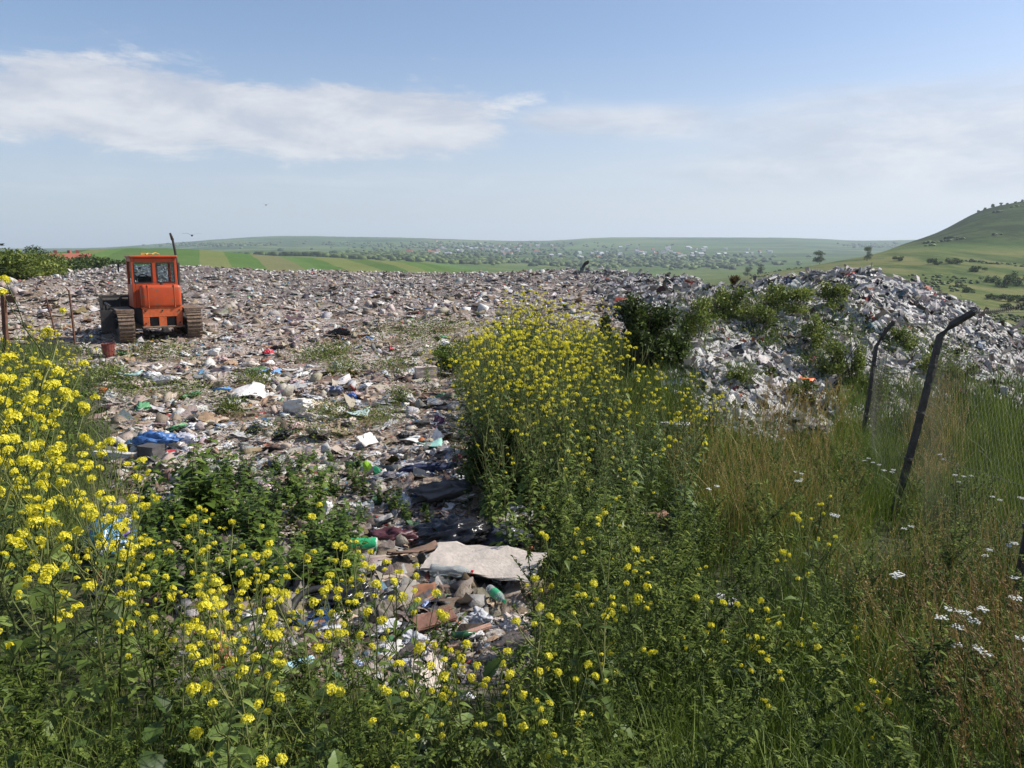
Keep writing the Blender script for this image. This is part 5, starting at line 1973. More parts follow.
def build_generic():
    meshes = {}
    for gi, (nm, cat, cw, c) in enumerate(GEN):
        ms = []
        for k in range(3):
            if nm in ('plastic_bag',):
                tm = tmpl_bag(100 + gi * 3 + k, 3, .36, .85)
                tm = (tm[0] / 1.2, tm[1])
            elif nm == 'cloth_scrap':
                tm = tmpl_bag(200 + gi * 3 + k, 3, .28, .9)
                tm = (tm[0] / 1.2, tm[1])
            elif nm == 'wood_piece':
                V, F = tmpl_chunk(k + 60)
                tm = (V * np.array([1, .25, .3]), F)
            else:
                tm = tmpl_sheet(300 + gi * 3 + k, 6, .16, .55 + .1 * k)
            ms.append(mesh_np(nm, tm[0], tm[1], film(c, .45 if cat == 'bag' else .8, nm), rnd=np.full(len(tm[0]), .5)))
        meshes[gi] = ms
    pts, u, v = pixel_field(900, [(88, 345), (460, 335), (455, 440), (470, 480), (535, 520), (530, 640), (420, 690), (320, 640), (330, 540), (370, 480), (250, 455), (90, 470)])
    k = (lit(pts[:, 0], pts[:, 1]) > .4)
    pts, u, v = pts[k], u[k], v[k]
    n = 0
    GH = GW * np.array([.35, .8, 1.8, .8, .7, 1.6, 1.1, .8, 2.2, .6, .6, 2.5])
    for p, a, b in zip(pts, u, v):
        if n >= 250:
            break
        w_ = GH if b > 480 else GW
        gi = int(RNG.choice(len(GEN), p=w_ / w_.sum()))
        nm, cat, cw, c = GEN[gi]
        o = link(nm, meshes[gi][random.randrange(3)])
        s = random.uniform(.10, .26) if b > 440 else random.uniform(.16, .42)
        if nm == 'plastic_bag' and s > .35:
            s = .35
        o.location = (p[0], p[1], p[2] + .12 * s)
        o.scale = (s, s * random.uniform(.7, 1.1), s * random.uniform(.7, 1.3))
        o.rotation_euler = (random.gauss(0, .25), random.gauss(0, .25), random.random() * 6.28)
        if nm == 'paper_scrap':
            desc = '%s scrap of paper lying %s'
        elif nm == 'cardboard_scrap':
            desc = '%s scrap of cardboard lying %s'
        elif nm == 'cloth_scrap':
            desc = '%s crumpled rag lying %s'
        elif nm == 'wood_piece':
            desc = '%s stick of wood lying %s'
        else:
            desc = '%s crumpled plastic bag lying %s'
        lab = desc % (cw, zone(a, b))
        tag(o, lab, cat, lab.replace(' lying', 's'))
        n += 1


build_generic()
# ------------------------------------------------------------------ vegetation
STEMM = mat_leaf('green_stem', [(.06, .085, .03), (.09, .12, .04), (.12, .13, .055)], .12, .6)
PURPLE = mat_leaf('dark_stem', [(.05, .045, .03), (.08, .06, .04)], .1, .6)
MLEAF = mat_leaf('mustard_leaf', [(.030, .056, .014), (.05, .085, .02), (.075, .115, .03), (.11, .15, .045)], .33, .45)
YEL = mat_leaf('yellow_petal', [(.64, .54, .02), (.76, .66, .04), (.82, .75, .10)], .35, .6)
BUDM = mat_leaf('bud', [(.22, .26, .04), (.34, .34, .04)], .3, .6)
BROAD = mat_leaf('broad_leaf', [(.028, .055, .016), (.045, .082, .024), (.07, .115, .035), (.12, .16, .07)], .3, .4)
NETTLE = mat_leaf('nettle_leaf', [(.024, .052, .011), (.042, .082, .016), (.07, .115, .024), (.11, .155, .04)], .36, .5, spec=.15)
WEEDL = mat_leaf('weed_leaf', [(.024, .042, .010), (.045, .075, .016), (.075, .11, .024), (.13, .16, .045)], .4, .6, spec=.1)
GRASSM = mat_leaf('grass_blade', [(.035, .06, .014), (.06, .10, .022), (.095, .14, .034), (.17, .18, .06)], .35, .5)
DRYM = mat_leaf('dry_grass_blade', [(.13, .085, .03), (.25, .165, .06), (.37, .27, .11), (.50, .40, .20)], .3, .6)
BROWNG = mat_leaf('brown_grass_blade', [(.10, .065, .03), (.20, .125, .05), (.32, .21, .095)], .3, .6)
WHITEP = mat_leaf('white_petal', [(.70, .70, .66), (.80, .80, .77)], .25, .6)

LYRATE = (.10, .32, .16, .5, .3, .78, 1.0, .72, .3, 0)
OVATE = (.10, .7, 1.0, .95, .7, .35, 0)
LANCE = (.2, .8, 1.0, .7, .35, 0)
NARROW = (.4, 1.0, .6, 0)


def rv(s=1.0):
    return Vector((random.gauss(0, s), random.gauss(0, s), random.gauss(0, s)))


def flower_head(m, c, rad, nf=13, pet=.012, axis=None, buds=True):
    """a domed cluster of little four-petalled flowers, green-yellow buds in the middle"""
    c = Vector(c)
    for k in range(nf):
        a = k * 2.4
        e = math.acos(1 - (k + .5) / nf * 1.15)
        d = Vector((math.sin(e) * math.cos(a), math.sin(e) * math.sin(a), math.cos(e) * .8))
        p = c + d * rad * random.uniform(.8, 1.1)
        nrm = (d + rv(.25)).normalized()
        t = nrm.orthogonal().normalized()
        b = nrm.cross(t)
        r0 = random.random() * 1.57
        for j in range(4):
            an = r0 + j * math.pi / 2
            q = t * math.cos(an) + b * math.sin(an)
            s = nrm.cross(q)
            L = pet * random.uniform(.85, 1.15)
            m.add([p, p + q * L * .6 + s * L * .42 + nrm * L * .15, p + q * L + nrm * L * .05, p + q * L * .6 - s * L * .42 + nrm * L * .15], [(0, 1, 2, 3)], 0)
    if buds:
        for k in range(6):
            d = rv(1).normalized()
            d.z = abs(d.z)
            m.tube([c + d * rad * .3, c + d * rad * .62], .0028, .0016, 4, 1)


def mustard_parts(rs, h, nbr, leafy=1.0, pods=True, slim=False):
    """returns stem buffer, leaf buffer and the tips that carry flowers"""
    random.seed(rs)
    st, lf = MB(), MB()
    lean = Vector((random.gauss(0, .10), random.gauss(0, .10), 0))
    pts = [Vector((0, 0, -.08)) + lean * (t * t) * h + Vector((0, 0, h * t)) + rv(.006) for t in np.linspace(0, 1, 8)]
    st.tube(pts, .0062, .0022, 5)
    tips = [(pts[-1], (pts[-1] - pts[-2]).normalized())]

    def on(t):
        f = t * 7
        i = min(6, int(f))
        return pts[i].lerp(pts[i + 1], f - i)
    a = random.random() * 6.28
    for k in range(nbr):
        t = .38 + .56 * (k + random.random() * .6) / nbr
        a += 2.4 + random.gauss(0, .3)
        b0 = on(t)
        L = h * (.42 - .30 * (t - .38)) * random.uniform(.6, 1.1) * (.75 if slim else 1)
        out = Vector((math.cos(a), math.sin(a), 0))
        q = [b0 + out * L * s * (.62 - .12 * s) + Vector((0, 0, L * (s * .62 + .34 * s * s))) + rv(.004) for s in np.linspace(0, 1, 5)]
        st.tube(q, .0034, .0017, 4)
        tips.append((q[-1], (q[-1] - q[-2]).normalized()))
        if pods:
            for j in range(random.randint(3, 7)):
                s = random.uniform(.55, .95)
                i = min(3, int(s * 4))
                p = q[i].lerp(q[i + 1], s * 4 - i)
                d = (out * .5 + Vector((0, 0, .8)) + rv(.45)).normalized()
                st.tube([p, p + d * .012, p + d * .034], .0011, .0013, 3, 0, False)
        if random.random() < .6:
            i = 2
            a2 = a + random.choice((-.8, .8))
            o2 = Vector((math.cos(a2), math.sin(a2), 0))
            L2 = L * random.uniform(.3, .55)
            q2 = [q[i] + o2 * L2 * s * .55 + Vector((0, 0, L2 * s * .85)) for s in np.linspace(0, 1, 4)]
            st.tube(q2, .0024, .0014, 4)
            tips.append((q2[-1], (q2[-1] - q2[-2]).normalized()))
        d = (out + Vector((0, 0, .3)) + rv(.15)).normalized()
        lf.leaf(b0, d, (0, 0, 1), h * random.uniform(.06, .11), h * .025, random.uniform(.1, .6), LANCE)
    n = int(13 * leafy)
    for k in range(n):
        t = .03 + .62 * (k / n) ** 1.1
        a += 2.4 + random.gauss(0, .3)
        big = (1 - t) ** 1.2
        L = (.055 + .125 * big) * random.uniform(.75, 1.25)
        d = Vector((math.cos(a), math.sin(a), random.uniform(.2, .8))).normalized()
        b0 = on(t)
        st.tube([b0, b0 + d * L * .25], .0019, .0012, 3, 0, False)
        lf.leaf(b0 + d * L * .2, d, (0, 0, 1), L, L * .46, random.uniform(.3, .9), LYRATE if big > .45 else LANCE, 0, random.uniform(.05, .4))
    return st, lf, tips


HEADS = []
for k in range(5):
    random.seed(500 + k)
    m = MB()
    flower_head(m, (0, 0, 0), .019 + .003 * (k % 3), 11 + 2 * (k % 3), .0135)
    HEADS.append(m.mesh('flower_head', [YEL, BUDM]))


def mustard_proto(rs, h, nbr, label, group, hs=1.0, **kw):
    st, lf, tips = mustard_parts(rs, h, nbr, **kw)
    root = thing('mustard_plant', label, 'wildflower', (0, 0, 0), 0, group)
    link('stem', st.mesh('stem', STEMM), root)
    link('foliage', lf.mesh('foliage', MLEAF), root)
    for (p, d) in tips:
        o = link('flower_head', random.choice(HEADS), root)
        o.location = p
        o.rotation_euler = (random.gauss(0, .3), random.gauss(0, .3), random.random() * 6)
        s = random.uniform(.5, 1.1) * hs
        o.scale = (s, s, s * random.uniform(.8, 1.2))
    return root


def mustard_small(rs, h, nbr, leafy=1.2, nfl=9, pet=.017, yellow=1.0, hr=.03):
    """far plant: one mesh with stem, leaves and flowers"""
    st, lf, tips = mustard_parts(rs, h, nbr, leafy=leafy, pods=False)
    m = MB()
    for src, mi in ((st, 0), (lf, 1)):
        b = len(m.V)
        m.V += src.V
        m.A += src.A
        m.F += [tuple(i + b for i in f) for f in src.F]
        m.M += [mi] * len(src.F)
    for (p, d) in tips:
        if random.random() > yellow:
            continue
        t = MB()
        flower_head(t, p, hr * random.uniform(.7, 1.2), nfl, pet, None, False)
        b = len(m.V)
        m.V += t.V
        m.A += t.A
        m.F += [tuple(i + b for i in f) for f in t.F]
        m.M += [2] * len(t.F)
    return m.mesh('mustard_plant', [STEMM, MLEAF, YEL])


class Sower:
    """sets out prototypes: the first place moves the prototype itself, later ones copy it"""
    def __init__(self, protos):
        self.protos = protos
        self.used = [False] * len(protos)

    def put(self, p, rz=None, s=1.0, k=None, label=None, group=None, tilt=.05):
        k = random.randrange(len(self.protos)) if k is None else k
        o = self.protos[k]
        if self.used[k]:
            o = copy_tree(o)
        self.used[k] = True
        o.location = tuple(p)
        o.scale = (s, s, s)
        o.rotation_euler = (random.gauss(0, tilt), random.gauss(0, tilt), random.random() * 6.28 if rz is None else rz)
        if label:
            o['label'] = label
        if group:
            o['group'] = group
        elif 'group' in o:
            del o['group']
        return o

    def close(self):
        for u, o in zip(self.used, self.protos):
            if not u:
                for c in list(o.children_recursive) + [o]:
                    bpy.data.objects.remove(c)


GAPS = [(at(655, 527), .2, 1.3), (at(724, 606), .16, .9), (at(672, 428), .3, 1.6), (at(892, 522), .2, 2.3), (at(518, 600), .16, 1.3)]


def gap(p):
    p = np.atleast_2d(p)
    r = np.zeros(len(p), bool)
    for (g, w, l) in GAPS:
        a = g[0] / g[1]
        r |= (np.abs(p[:, 0] - a * p[:, 1]) < w) & (p[:, 1] > g[1] - l) & (p[:, 1] < g[1] + .15)
    return r


def spaced(n, poly, dmin, tries=60):
    """n places on the ground, at least dmin metres apart, spread over a polygon of the photo"""
    pts = []
    pp, u, v = pixel_field(n * tries, poly)
    for p in pp[~gap(pp)]:
        if all((p[0] - q[0]) ** 2 + (p[1] - q[1]) ** 2 > dmin * dmin for q in pts):
            pts.append(p)
            if len(pts) >= n:
                break
    return pts


# mustard, near left
random.seed(11)
protos = [mustard_proto(20 + k, 1.05 + .1 * (k % 3), 6 + k % 4, 'tall yellow mustard plant in the dense blooming patch at lower left', 'mustard plants of the patch at lower left', leafy=1.15) for k in range(7)]
sow = Sower(protos)
random.seed(12)
for p in spaced(50, [(-120, 520), (40, 500), (85, 560), (140, 640), (180, 730), (100, 790), (-170, 800)], .14):
    r_ = math.hypot(p[0], p[1])
    s = random.uniform(.72, 1.22)
    if r_ < 3:
        s *= .8
    sow.put(p, s=s, label='tall yellow mustard plant in the dense blooming patch at lower left', group='mustard plants of the patch at lower left')
for p in spaced(15, [(120, 640), (230, 640), (340, 680), (340, 760), (160, 780)], .2):
    sow.put(p, s=random.uniform(.5, .8), label='mustard plant with scattered blooms in front of the leafy nettles', group='mustard plants in front of the nettles')
# a few very tall ones at the left edge
for (u, v, s) in [(10, 640, 1.75), (40, 620, 1.6), (-30, 680, 1.6), (62, 600, 1.45), (22, 690, 1.5), (-5, 600, 1.7), (28, 580, 1.6), (52, 650, 1.5)]:
    sow.put(at(u, v), s=s, label='tallest mustard stalks rising at the left edge in front of the litter', group='tall mustard stalks at the left edge')
for p in spaced(12, [(200, 720), (330, 720), (420, 790), (420, 930), (240, 930), (180, 800)], .25):
    sow.put(p, s=random.uniform(.6, .85), label='shorter mustard plant with scattered blooms between the patch and the cardboard', group='shorter mustard plants before the hollow')
sow.close()
# slimmer, sparser plants along the bottom and right of the hollow
protos = [mustard_proto(60 + k, .8 + .08 * k, 4 + k % 3, 'slim mustard plant', None, leafy=.9, slim=True, hs=.8) for k in range(5)]
sow = Sower(protos)
random.seed(13)
for (u, v, s) in [(395, 700, .8), (360, 640, .75), (500, 800, .7), (470, 830, .7), (520, 840, .75), (540, 800, .8), (560, 850, .7), (440, 800, .62), (575, 760, .8), (600, 720, .95), (535, 700, .9), (610, 800, .9), (640, 760, .9), (590, 660, .95)]:
    sow.put(at(u, v), s=s, label='slim mustard plant with few blooms along the bottom, below the cardboard sheet', group='slim mustard plants below the hollow')
for (u, v, s) in [(792, 690, 1.0), (770, 720, .85), (825, 740, .8), (690, 720, .8), (735, 740, .75), (660, 690, .8), (852, 790, .6), (700, 680, .7), (800, 640, .85), (760, 770, .6), (845, 690, .6)]:
    sow.put(at(u, v), s=s, label='slim mustard plant standing in the dark grass right of centre, near the pale stone', group='slim mustard plants in the grass right of centre')
sow.close()

# the tall thicket of mustard in the middle, and the farther patch at the left
def mob(name, meshes, pts, lab, grp, cat, smin=.85, smax=1.15, tilt=.06):
    for p in pts:
        o = link(name, random.choice(meshes))
        s = random.uniform(smin, smax)
        o.location = tuple(p)
        o.scale = (s, s, s * random.uniform(.92, 1.08))
        o.rotation_euler = (random.gauss(0, tilt), random.gauss(0, tilt), random.random() * 6.28)
        tag(o, lab, cat, grp)


random.seed(14)
big = [mustard_small(80 + k, 1.5, 14, 4.6, 8, .013, (.95, .85, .6, .35, .8, .2)[k], .021) for k in range(6)]
mob('mustard_plant', big, spaced(104, [(472, 500), (560, 520), (612, 490), (622, 430), (600, 385), (520, 375), (466, 420)], .16), 'tall mustard plant in the yellow topped thicket at the centre', 'mustard plants of the central thicket', 'wildflower', .8, 1.12)
green = [mustard_small(90 + k, 1.25, 11, 5.0, 6, .012, .2, .02) for k in range(5)]
mob('mustard_plant', green, spaced(64, [(490, 545), (580, 600), (690, 570), (700, 470), (640, 450), (560, 490), (468, 490)], .2), 'tall leafy mustard gone mostly green in front of the yellow thicket', 'green mustard stalks in front of the thicket', 'wildflower', .65, 1.0)
mid = [mustard_small(100 + k, .95, 11, 2.8, 8, .014, .42, .022) for k in range(5)]
mob('mustard_plant', mid, spaced(56, [(-60, 470), (70, 460), (90, 400), (88, 375), (40, 358), (-60, 356)], .22), 'mustard bush plant at the left edge below the rusty rods', 'mustard plants below the rusty rods', 'wildflower', .7, 1.15)
mob('mustard_plant', mid, spaced(14, [(640, 470), (690, 480), (740, 460), (740, 430), (690, 415), (640, 410)], .4), 'faded mustard plant at the foot of the grey heap', 'faded mustard plants at the foot of the heap', 'wildflower', .7, 1.05)
random.seed(33)
mob('mustard_plant', green, spaced(9, [(440, 510), (462, 420), (480, 420), (475, 510)], .3), 'leafy green stalk leaning out of the left side of the central thicket', 'green stalks at the left side of the thicket', 'wildflower', .35, .65, .2)
mob('mustard_plant', mid, spaced(12, [(420, 400), (470, 400), (520, 360), (470, 350), (430, 370)], .4), 'short mustard plant on the far left fringe of the central thicket', 'short mustard on the fringe of the thicket', 'wildflower', .5, .8)


# leafy nettles behind the yellow patch
def nettle(rs, h):
    random.seed(rs)
    st, lf = MB(), MB()
    for s in range(5):
        o = Vector((random.gauss(0, .06), random.gauss(0, .06), 0))
        hh = h * random.uniform(.65, 1.1)
        lean = Vector((random.gauss(0, .18), random.gauss(0, .18), 0))
        pts = [o + lean * t * t * hh + Vector((0, 0, hh * t - .05)) for t in np.linspace(0, 1, 6)]
        st.tube(pts, .005, .002, 4)
        n = 11
        for k in range(n):
            t = .12 + .88 * k / (n - 1)
            f = t * 5
            i = min(4, int(f))
            b = pts[i].lerp(pts[i + 1], f - i)
            a = k * 1.57 + random.gauss(0, .3)
            L = (.13 - .07 * t) * random.uniform(.8, 1.25)
            for sg in (0, math.pi):
                d = Vector((math.cos(a + sg), math.sin(a + sg), random.uniform(.05, .5))).normalized()
                lf.leaf(b, d, (0, 0, 1), L, L * .62, random.uniform(.2, .7), OVATE, 0, random.uniform(.0, .3))
    return st, lf


def two_part_protos(name, label, cat, group, gens, ms, ml):
    out = []
    for (st, lf) in gens:
        root = thing(name, label, cat, (0, 0, 0), 0, group)
        link('stem', st.mesh('stem', ms), root)
        link('foliage', lf.mesh('foliage', ml), root)
        out.append(root)
    return out


sow = Sower(two_part_protos('nettle_plant', 'leafy green nettle plant', 'weed', None, [nettle(130 + k, .42 + .06 * k) for k in range(4)], STEMM, NETTLE))
random.seed(15)
lab = 'leafy green nettle plant in the dense clump between the yellow patch and the bare litter'
for p in spaced(72, [(120, 590), (140, 520), (200, 480), (300, 492), (350, 540), (345, 600), (260, 620), (150, 625)], .15):
    sow.put(p, s=random.uniform(.6, 1.02), label=lab, group='nettles of the dense clump')
for (u, v) in [(200, 520), (206, 512), (196, 530), (212, 525)]:
    sow.put(at(u, v), s=1.45, label='tallest nettle rising at the top left of the leafy clump', group='tallest nettles of the clump')
for p in spaced(18, [(255, 478), (300, 462), (370, 470), (385, 492), (345, 505), (280, 500)], .25):
    sow.put(p, s=random.uniform(.35, .6), label='low nettle growing on the litter edge around the pink packet', group='low nettles by the pink packet')
for p in spaced(8, [(370, 505), (430, 500), (440, 520), (400, 535), (360, 530)], .18):
    sow.put(p, s=random.uniform(.3, .5), label='low nettle growing behind the green can', group='low nettles behind the green can')
sow.close()


# broad-leaved plants low in the foreground
def broad(rs, h):
    random.seed(rs)
    st, lf = MB(), MB()
    n = 11
    for k in range(n):
        a = k * 2.4 + random.gauss(0, .2)
        e = random.uniform(.35, 1.25)
        L = h * random.uniform(.55, 1.0)
        d = Vector((math.cos(a) * math.cos(e), math.sin(a) * math.cos(e), math.sin(e)))
        q = [Vector((0, 0, -.03)) + d * L * s - Vector((0, 0, .12 * L * s * s)) for s in np.linspace(0, 1, 4)]
        st.tube(q, .004, .0022, 4)
        d2 = (d * Vector((1, 1, .25)) + rv(.15)).normalized()
        w = random.uniform(.06, .12)
        lf.leaf(q[-1], d2, (0, 0, 1), w * 1.5, w, random.uniform(.15, .6), (.35, .8, .7, 1.0, .82, .95, .66, .72, .4, .3, 0), 0, random.uniform(.05, .4))
    return st, lf


sow = Sower(two_part_protos('burdock_plant', 'broad leaved plant', 'weed', None, [broad(150 + k, .38 + .05 * k) for k in range(4)], STEMM, BROAD))
random.seed(16)
for p in spaced(26, [(-60, 800), (150, 740), (330, 730), (480, 770), (470, 960), (0, 1100)], .2):
    sow.put(p, s=random.uniform(.6, 1.05), label='broad leaved dark green plant low along the bottom left of the weeds', group='broad leaved plants along the bottom left')
for p in spaced(7, [(560, 800), (700, 800), (700, 930), (560, 930)], .2):
    sow.put(p, s=random.uniform(.5, .8), label='broad leaved plant low at the bottom, right of the slim mustard', group='broad leaved plants at bottom centre')
sow.close()


# tall thin-leaved weeds
def tallweed(rs, h, nb=8, leafL=.05, dens=1.0):
    random.seed(rs)
    st, lf = MB(), MB()
    lean = Vector((random.gauss(0, .1), random.gauss(0, .1), 0))
    pts = [lean * t * t * h + Vector((0, 0, h * t - .06)) + rv(.005) for t in np.linspace(0, 1, 7)]
    st.tube(pts, .005, .0018, 4)

    def leaves(q, n, L):
        for k in range(n):
            t = random.uniform(.08, 1)
            f = t * (len(q) - 1)
            i = min(len(q) - 2, int(f))
            b = q[i].lerp(q[i + 1], f - i)
            a = random.random() * 6.28
            d = Vector((math.cos(a), math.sin(a), random.uniform(.0, 1.0))).normalized()
            lf.leaf(b, d, (0, 0, 1), L * random.uniform(.6, 1.3), L * random.uniform(.2, .42), random.uniform(.1, .7), NARROW, 0, .2)
    leaves(pts, int(46 * dens), leafL * 1.2)
    a = random.random() * 6
    for k in range(nb):
        t = .25 + .65 * k / nb
        a += 2.4
        f = t * 6
        b0 = pts[int(f)].lerp(pts[int(f) + 1], f - int(f))
        L = h * (.38 - .2 * t) * random.uniform(.7, 1.2)
        o = Vector((math.cos(a), math.sin(a), 0))
        q = [b0 + o * L * s * .6 + Vector((0, 0, L * s * .8)) for s in np.linspace(0, 1, 4)]
        st.tube(q, .0028, .0012, 3)
        leaves(q, int(17 * dens), leafL)
    return st, lf


sow = Sower(two_part_protos('tall_weed', 'tall weed', 'weed', None, [tallweed(170 + k, .75 + .09 * k, 11 + k % 3, .034 + .008 * (k % 3), 2.3) for k in range(5)], STEMM, WEEDL))
random.seed(17)
for p in spaced(64, [(530, 640), (560, 570), (700, 560), (770, 660), (740, 960), (560, 960), (500, 760)], .17):
    s = random.uniform(.6, 1.1) * (.7 if p[1] < 3 else 1)
    sow.put(p, s=s, label='tall narrow leaved dark weed in the mass right of the cardboard sheet', group='tall weeds right of the cardboard')
for p in spaced(40, [(-80, 760), (60, 640), (250, 700), (420, 760), (520, 830), (520, 1000), (-100, 1100)], .19):
    sow.put(p, s=random.uniform(.4, .75), label='short narrow leaved weed between the mustard stems at lower left', group='short weeds under the mustard at lower left')
for p in spaced(30, [(690, 575), (705, 480), (800, 450), (865, 480), (860, 590), (760, 600)], .25):
    sow.put(p, s=random.uniform(.45, .85), label='narrow leaved green weed standing among the amber dry grass', group='weeds in the amber dry grass')
for p in spaced(28, [(760, 700), (900, 620), (1080, 640), (1100, 980), (740, 980)], .2):
    sow.put(p, s=random.uniform(.5, .85), label='narrow leaved weed in the dim grass at the lower right corner', group='weeds in the lower right corner')
for p in spaced(52, [(800, 580), (830, 470), (1080, 440), (1080, 620), (900, 640)], .25):
    sow.put(p, s=random.uniform(.55, .95), label='narrow leaved weed growing along the leaning wire fence', group='weeds along the wire fence')
sow.close()


# yarrow: flat white umbels
def yarrow(rs, h):
    random.seed(rs)
    st, lf, hd = MB(), MB(), []
    pts = [Vector((random.gauss(0, .01), random.gauss(0, .01), h * t - .05)) for t in np.linspace(0, 1, 5)]
    st.tube(pts, .003, .002, 4)
    top = pts[-1]
    for k in range(14):
        t = random.uniform(.1, .85)
        b = Vector((0, 0, h * t))
        a = random.random() * 6.28
        lf.leaf(b, Vector((math.cos(a), math.sin(a), .6)), (0, 0, 1), .07, .014, .3, NARROW)
    for j in range(random.randint(2, 3)):
        m = MB()
        a = j * 2.2
        c = top + Vector((math.cos(a), math.sin(a), 0)) * (.03 + .02 * j) + Vector((0, 0, random.uniform(-.01, .05)))
        st.tube([top - Vector((0, 0, .06)), c], .0018, .0014, 3)
        for k in range(26):
            r = .023 * math.sqrt(random.random())
            b = random.random() * 6.28
            p = c + Vector((r * math.cos(b), r * math.sin(b), random.gauss(0, .003) - r * r * 3))
            m.lathe([(.0012, -.003), (.0045, .001), (.002, .002)], 5, 0, Matrix.Translation(p))
        hd.append(m)
    return st, lf, hd


protos = []
for k in range(4):
    st, lf, hd = yarrow(190 + k, .62 + .07 * k)
    root = thing('yarrow_plant', 'yarrow', 'wildflower', (0, 0, 0), 0, None)
    link('stem', st.mesh('stem', STEMM), root)
    link('foliage', lf.mesh('foliage', WEEDL), root)
    for m in hd:
        link('flower_head', m.mesh('flower_head', WHITEP), root)
    protos.append(root)
sow = Sower(protos)
random.seed(18)
for (u, v, dv, lab) in [(873, 463, 62, 'white yarrow in front of the middle fence post, left of it'), (866, 470, 62, None), (884, 466, 60, None), (937, 450, 58, None), (957, 482, 66, None), (945, 478, 66, None), (1007, 500, 70, None), (985, 498, 68, None),
                        (998, 555, 85, None), (990, 566, 88, None), (902, 538, 80, 'b'), (952, 661, 125, 'c'), (962, 658, 125, 'c'), (974, 666, 128, 'c'), (1014, 667, 130, 'c'), (1004, 672, 130, 'c'), (941, 664, 125, 'c'), (880, 640, 100, 'd'), (829, 544, 80, 'd'), (790, 472, 60, 'd'), (800, 500, 66, 'd'), (705, 500, 66, 'd'), (1018, 610, 105, 'c')]:
    if lab in (None,):
        lab, g = 'white yarrow blooming in the green grass behind the wire mesh', 'yarrow behind the wire mesh'
    elif lab == 'c':
        lab, g = 'white yarrow cluster by the brown grass at lower right', 'yarrow by the brown grass at lower right'
    elif lab == 'b':
        lab, g = 'single white yarrow at the foot of the middle fence post', None
    elif lab == 'd':
        lab, g = 'small white yarrow scattered in the mixed grass left of the fence', 'yarrow left of the fence'
    else:
        g = None
    b = at(u, v + dv)
    o = sow.put(b, s=random.uniform(.85, 1.1), label=lab, group=g)
    for c in o.children:
        if c.name.startswith('flower_head'):
            c.scale = (1, 1, 1)
sow.close()


# ---- shrubs
def shrub(name, label, u, v, wpx, hpx, leaves, mat, size=.06, nb=14, group=None):
    b = at(u, v)
    dist = b[1]
    w = wpx * dist / F_PX
    h = hpx * dist / F_PX
    root = thing(name, label, 'shrub', b, 0, group)
    bl = []
    for i in range(nb):
        a = random.random() * 6.28
        rr = w * .36 * math.sqrt(random.random())
        zz = h * random.uniform(.18, .82)
        f = (1 - .5 * zz / h)
        bl.append((math.cos(a) * rr * f * 1.15, math.sin(a) * rr * f, zz, w * random.uniform(.1, .2), w * random.uniform(.1, .2), h * random.uniform(.12, .22)))
    V, F, r = leaf_cloud(leaves, bl, size)
    link('foliage', mesh_np('foliage', V, F, mat, r), root)
    m = MB()
    for i in range(8):
        a = i * .8
        q = Vector((math.cos(a) * w * .3, math.sin(a) * w * .3, h * random.uniform(.7, 1.02)))
        m.tube([(0, 0, -.1), tuple(q * .45 + Vector((0, 0, h * .1))), tuple(q)], .014, .004, 4)
    link('stem', m.mesh('stem', PURPLE), root)
    return root


random.seed(19)
shrub('dark_bush', 'big dark green bush right behind the yellow thicket', 642, 378, 92, 88, 7500, M_DARK, .085, 18)
shrub('dark_bush', 'second dark bush lower down, joined to the right of the big one', 672, 372, 56, 50, 3200, M_DARK, .075, 12)
shrub('dark_bush', 'small dark bush at the left foot of the big dark bush', 606, 352, 34, 38, 1500, M_DARK, .075, 8)
shrub('heap_shrub', 'bushy grass green shrub on the heap, leftmost of the crest shrubs', 726, 326, 70, 48, 3600, M_LIGHT, .075, 12)
shrub('heap_shrub', 'wide low shrub in the middle of the heap crest', 786, 322, 84, 38, 3400, M_LIGHT, .08, 12)
shrub('heap_shrub', 'low shrub just left of the bare grey summit', 834, 314, 46, 34, 1800, M_LIGHT, .08, 10)
for (u, v, w, h, n) in [(760, 330, 50, 34, 1700), (696, 350, 60, 54, 2900), (816, 356, 44, 46, 1900), (838, 384, 52, 46, 2000), (900, 352, 40, 26, 1100), (800, 412, 44, 34, 1300), (735, 392, 26, 22, 700), (962, 392, 44, 34, 1400), (770, 385, 22, 20, 500)]:
    shrub('heap_weed', 'bright green straggly weed clump growing over the face of the grey heap', u, v, w, h, n, M_LIGHT, .06, 12, 'green weed clumps on the heap face')
shrub('heap_shrub', 'brown reddish shrub top sticking out at the left end of the heap crest', 733, 292, 20, 16, 500, mat_leaf('rusty_leaf', [(.09, .05, .02), (.14, .09, .03), (.10, .1, .03)], .3), .09, 6)
shrub('heap_shrub', 'green shrub behind the farther bent fence post', 852, 395, 44, 54, 1900, M_LIGHT, .06, 10)
shrub('heap_shrub', 'pale leafy shrub right of the taller bent post under the summit', 930, 385, 40, 34, 1500, M_LIGHT, .07, 9)
shrub('thicket_bush', 'bush coloured dark for the shaded left side of the yellow thicket', 497, 500, 80, 90, 5200, M_DARK, .045, 16)  # leaf_dark puts the thicket's shaded left side into the colour
shrub('thicket_bush', 'low green bush on the far left fringe of the yellow thicket', 450, 372, 60, 28, 2000, M_MID, .06, 10)
shrub('thicket_bush', 'low bush at the back of the yellow thicket', 520, 348, 70, 24, 2000, M_MID, .07, 10)


